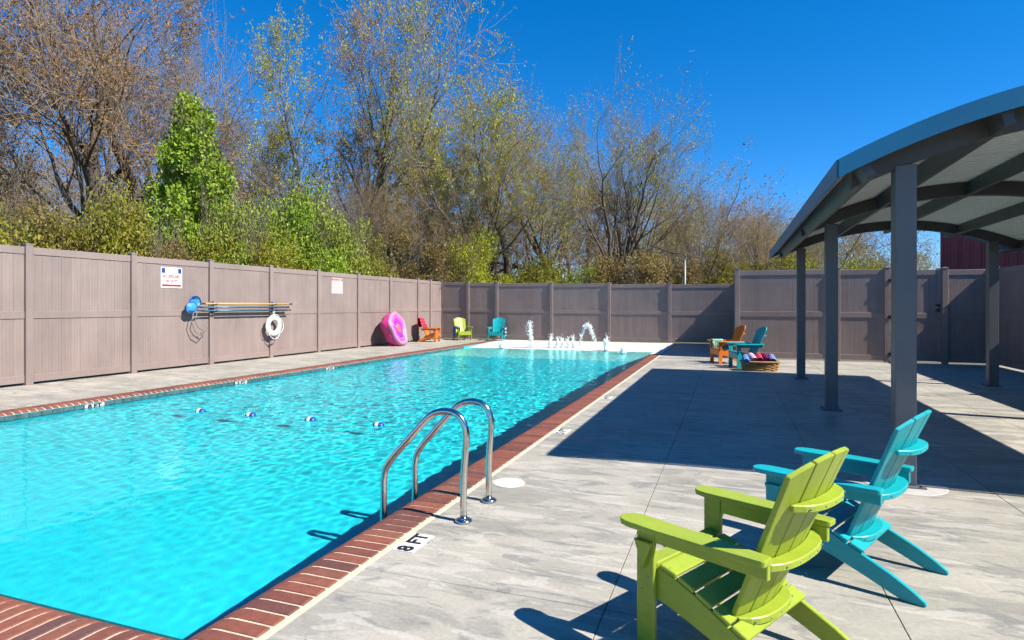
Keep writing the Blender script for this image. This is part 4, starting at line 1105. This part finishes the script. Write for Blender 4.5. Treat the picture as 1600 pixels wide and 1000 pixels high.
def bush(label, px, d, ytop, width_px, p, leaf, rot, name='bush', group='thicket of bushes behind the fences', xy=None, stem=None):
    d = clear_of_fence(px, d, width_px, 0.42)
    x, y = at_depth(px, d); dd = d; h = ((478 - ytop) / FPX * dd + EYE + 0.06) * 1.1
    root = thing(name, label, 'bush', (x, y, -0.06), rot, group); k = width_px / FPX * dd
    f, s_ = BUSH[p]
    a = link('foliage', f, root, leaf); b = link('stems', s_, root, stem or BARK_G); a.scale = (k, k, h); b.scale = (k * 0.75, k * 0.75, h * 1.0)
    tag(a, kind='stuff'); tag(b, kind='stuff')
    return root
COLM = leaf_mesh('foliage', shell_points(16000, lobes_column(5), 5), 30000, 0.0085, L_BRIGHT, 5, 0.010)
sg, tp = grow(seed=77, trunk=0.55, counts=(7, 4, 4), spread=0.5, ratio=0.45, up=0.6, r0=0.014)
COLS = limb_mesh('trunk', sg, BARK_D, (0, 1, 2, 3), 0.0012)
x, y = at_depth(300, 19.5); h = (478 - 150) / FPX * 19.5 + EYE
ct = thing('leafy_tree', 'bright green columnar leafy tree standing behind the fence signs', 'tree', (x, y, -0.06), 0.5, 'spring trees behind the fences')
a = link('crown', COLM, ct); a.scale = (h * 0.80, h * 0.80, h * 1.02); b = link('trunk', COLS, ct); b.scale = (h * 0.5, h * 0.5, h * 0.95); tag(a, kind='stuff')

bush('olive-brown bush behind the first fence panel', 15, 15.0, 300, 220, 0, L_HEDGE, 0.3)
bush('wide olive bush farthest along the sunlit fence from the back fence', -130, 14.5, 310, 230, 2, L_HEDGE, 1.9)
bush('brown-twigged bush between the first two fence posts', 95, 15.5, 318, 200, 1, L_BROWN, 1.1)
bush('tall olive bush growing up to the bright green tree', 175, 16.5, 290, 190, 2, L_HEDGE, 2.0)
bush('brown bush at the foot of the bright green tree', 240, 17.0, 345, 150, 3, L_BROWN, 0.7)
bush('fresh green bush to the side of the bright green tree', 358, 19.0, 305, 130, 1, L_SPRING, 2.4)
bush('dark olive bush above the yellow pole', 400, 18.5, 350, 170, 0, L_HEDGE, 1.7)
bush('bright green bush above the life ring', 468, 20.5, 285, 170, 2, L_BRIGHT, 0.2)
bush('spring green bush beside the life ring bush', 528, 21.5, 310, 130, 3, L_SPRING, 1.3)
bush('olive-brown bush behind the pink sign', 560, 22.0, 362, 140, 1, L_HEDGE, 2.9)
bush('brown tangled bush behind the pink inflatable', 640, 24.0, 340, 170, 0, L_BROWN, 2.2)
bush('low brown bush behind the orange chair with the red towel', 690, 27.0, 368, 130, 3, L_BROWN, 0.9)
bush('yellow-green bush behind the back fence corner', 745, 29.5, 360, 120, 2, L_YELLOW, 0.5)
bush('olive bush behind the tall fountain jet', 845, 31.0, 395, 130, 1, L_HEDGE, 1.5)
bush('spring green bush behind the arching fountain jet', 895, 31.5, 402, 120, 3, L_SPRING, 0.1)
bush('brown bush behind the back fence near the return', 985, 32.0, 385, 150, 0, L_BROWN, 2.7)
bush('grey-brown bush behind the galvanised pole', 1060, 35.0, 395, 130, 2, L_BROWN, 1.0)
bush('olive bush behind the return fence', 1130, 36.0, 385, 140, 1, L_HEDGE, 0.6)
bush('olive-brown bush outside the pavilion eave', 1210, 36.0, 390, 140, 0, L_HEDGE, 2.5)
bush('green bush behind the fence between the pavilion posts', 1290, 34.0, 398, 110, 3, L_SPRING, 1.9)
bush('olive bush behind the gate', 1350, 40.0, 400, 110, 2, L_HEDGE, 0.4)

# far-off wood that closes the view
rr = np.random.RandomState(8); TV, TF, LV, LF = [], [], [], []; nb = lb = 0
def mesh_np(me):
    v = np.empty(len(me.vertices) * 3, np.float32); me.vertices.foreach_get('co', v); n = len(me.polygons)
    k = me.polygons[0].loop_total; f = np.empty(len(me.loops), np.int32); me.loops.foreach_get('vertex_index', f); return v.reshape(-1, 3), f.reshape(n, k)
LOW = []
for p in range(6):
    tv, tf = mesh_np(PROTO[p]['twigs']); sel = rr.rand(len(tf) // 3) < 0.35
    keep = np.repeat(sel, 3)[:len(tf)] if len(tf) % 3 == 0 else np.ones(len(tf), bool)
    LOW.append((mesh_np(PROTO[p]['trunk']), (tv, tf[keep]), mesh_np(leaves_for(p, 4000, 0.0055, 3))))
for k in range(58):
    px = -120 + 1560 * (k + rr.rand()) / 58; d = rr.uniform(42, 66); x, y = at_depth(px, d)
    if x > 4 and y < 40: continue
    top = 250 + (px / 1600) * 110 + rr.uniform(-50, 40); h = (478 - top) / FPX * d + EYE; w = h * rr.uniform(0.8, 1.15); a = rr.rand() * 6.28; c, s_ = math.cos(a), math.sin(a)
    (t0, t1), (w0, w1), (l0, l1) = LOW[k % 6]
    M = np.array([[c * w, s_ * w, 0], [-s_ * w, c * w, 0], [0, 0, h]]); o3 = np.array([x, y, -0.06])
    for v_, f_ in ((t0, t1), (w0, w1)):
        f_ = np.asarray(f_); TV.append(v_ @ M + o3); TF.append(f_ + nb); nb += len(v_)
    LV.append(l0 @ M + o3); LF.append(l1 + lb); lb += len(l0)
wood = link('distant_woodland', fast_mesh('distant_woodland', np.concatenate(TV), np.concatenate(TF), TWIG, True)); tag(wood, 'grey-brown leafless wood closing the view behind the nearer trees', 'woodland', kind='stuff')
wl_ = link('woodland_buds', fast_mesh('woodland_buds', np.concatenate(LV), np.concatenate(LF), L_BROWN), wood); tag(wl_, kind='stuff')
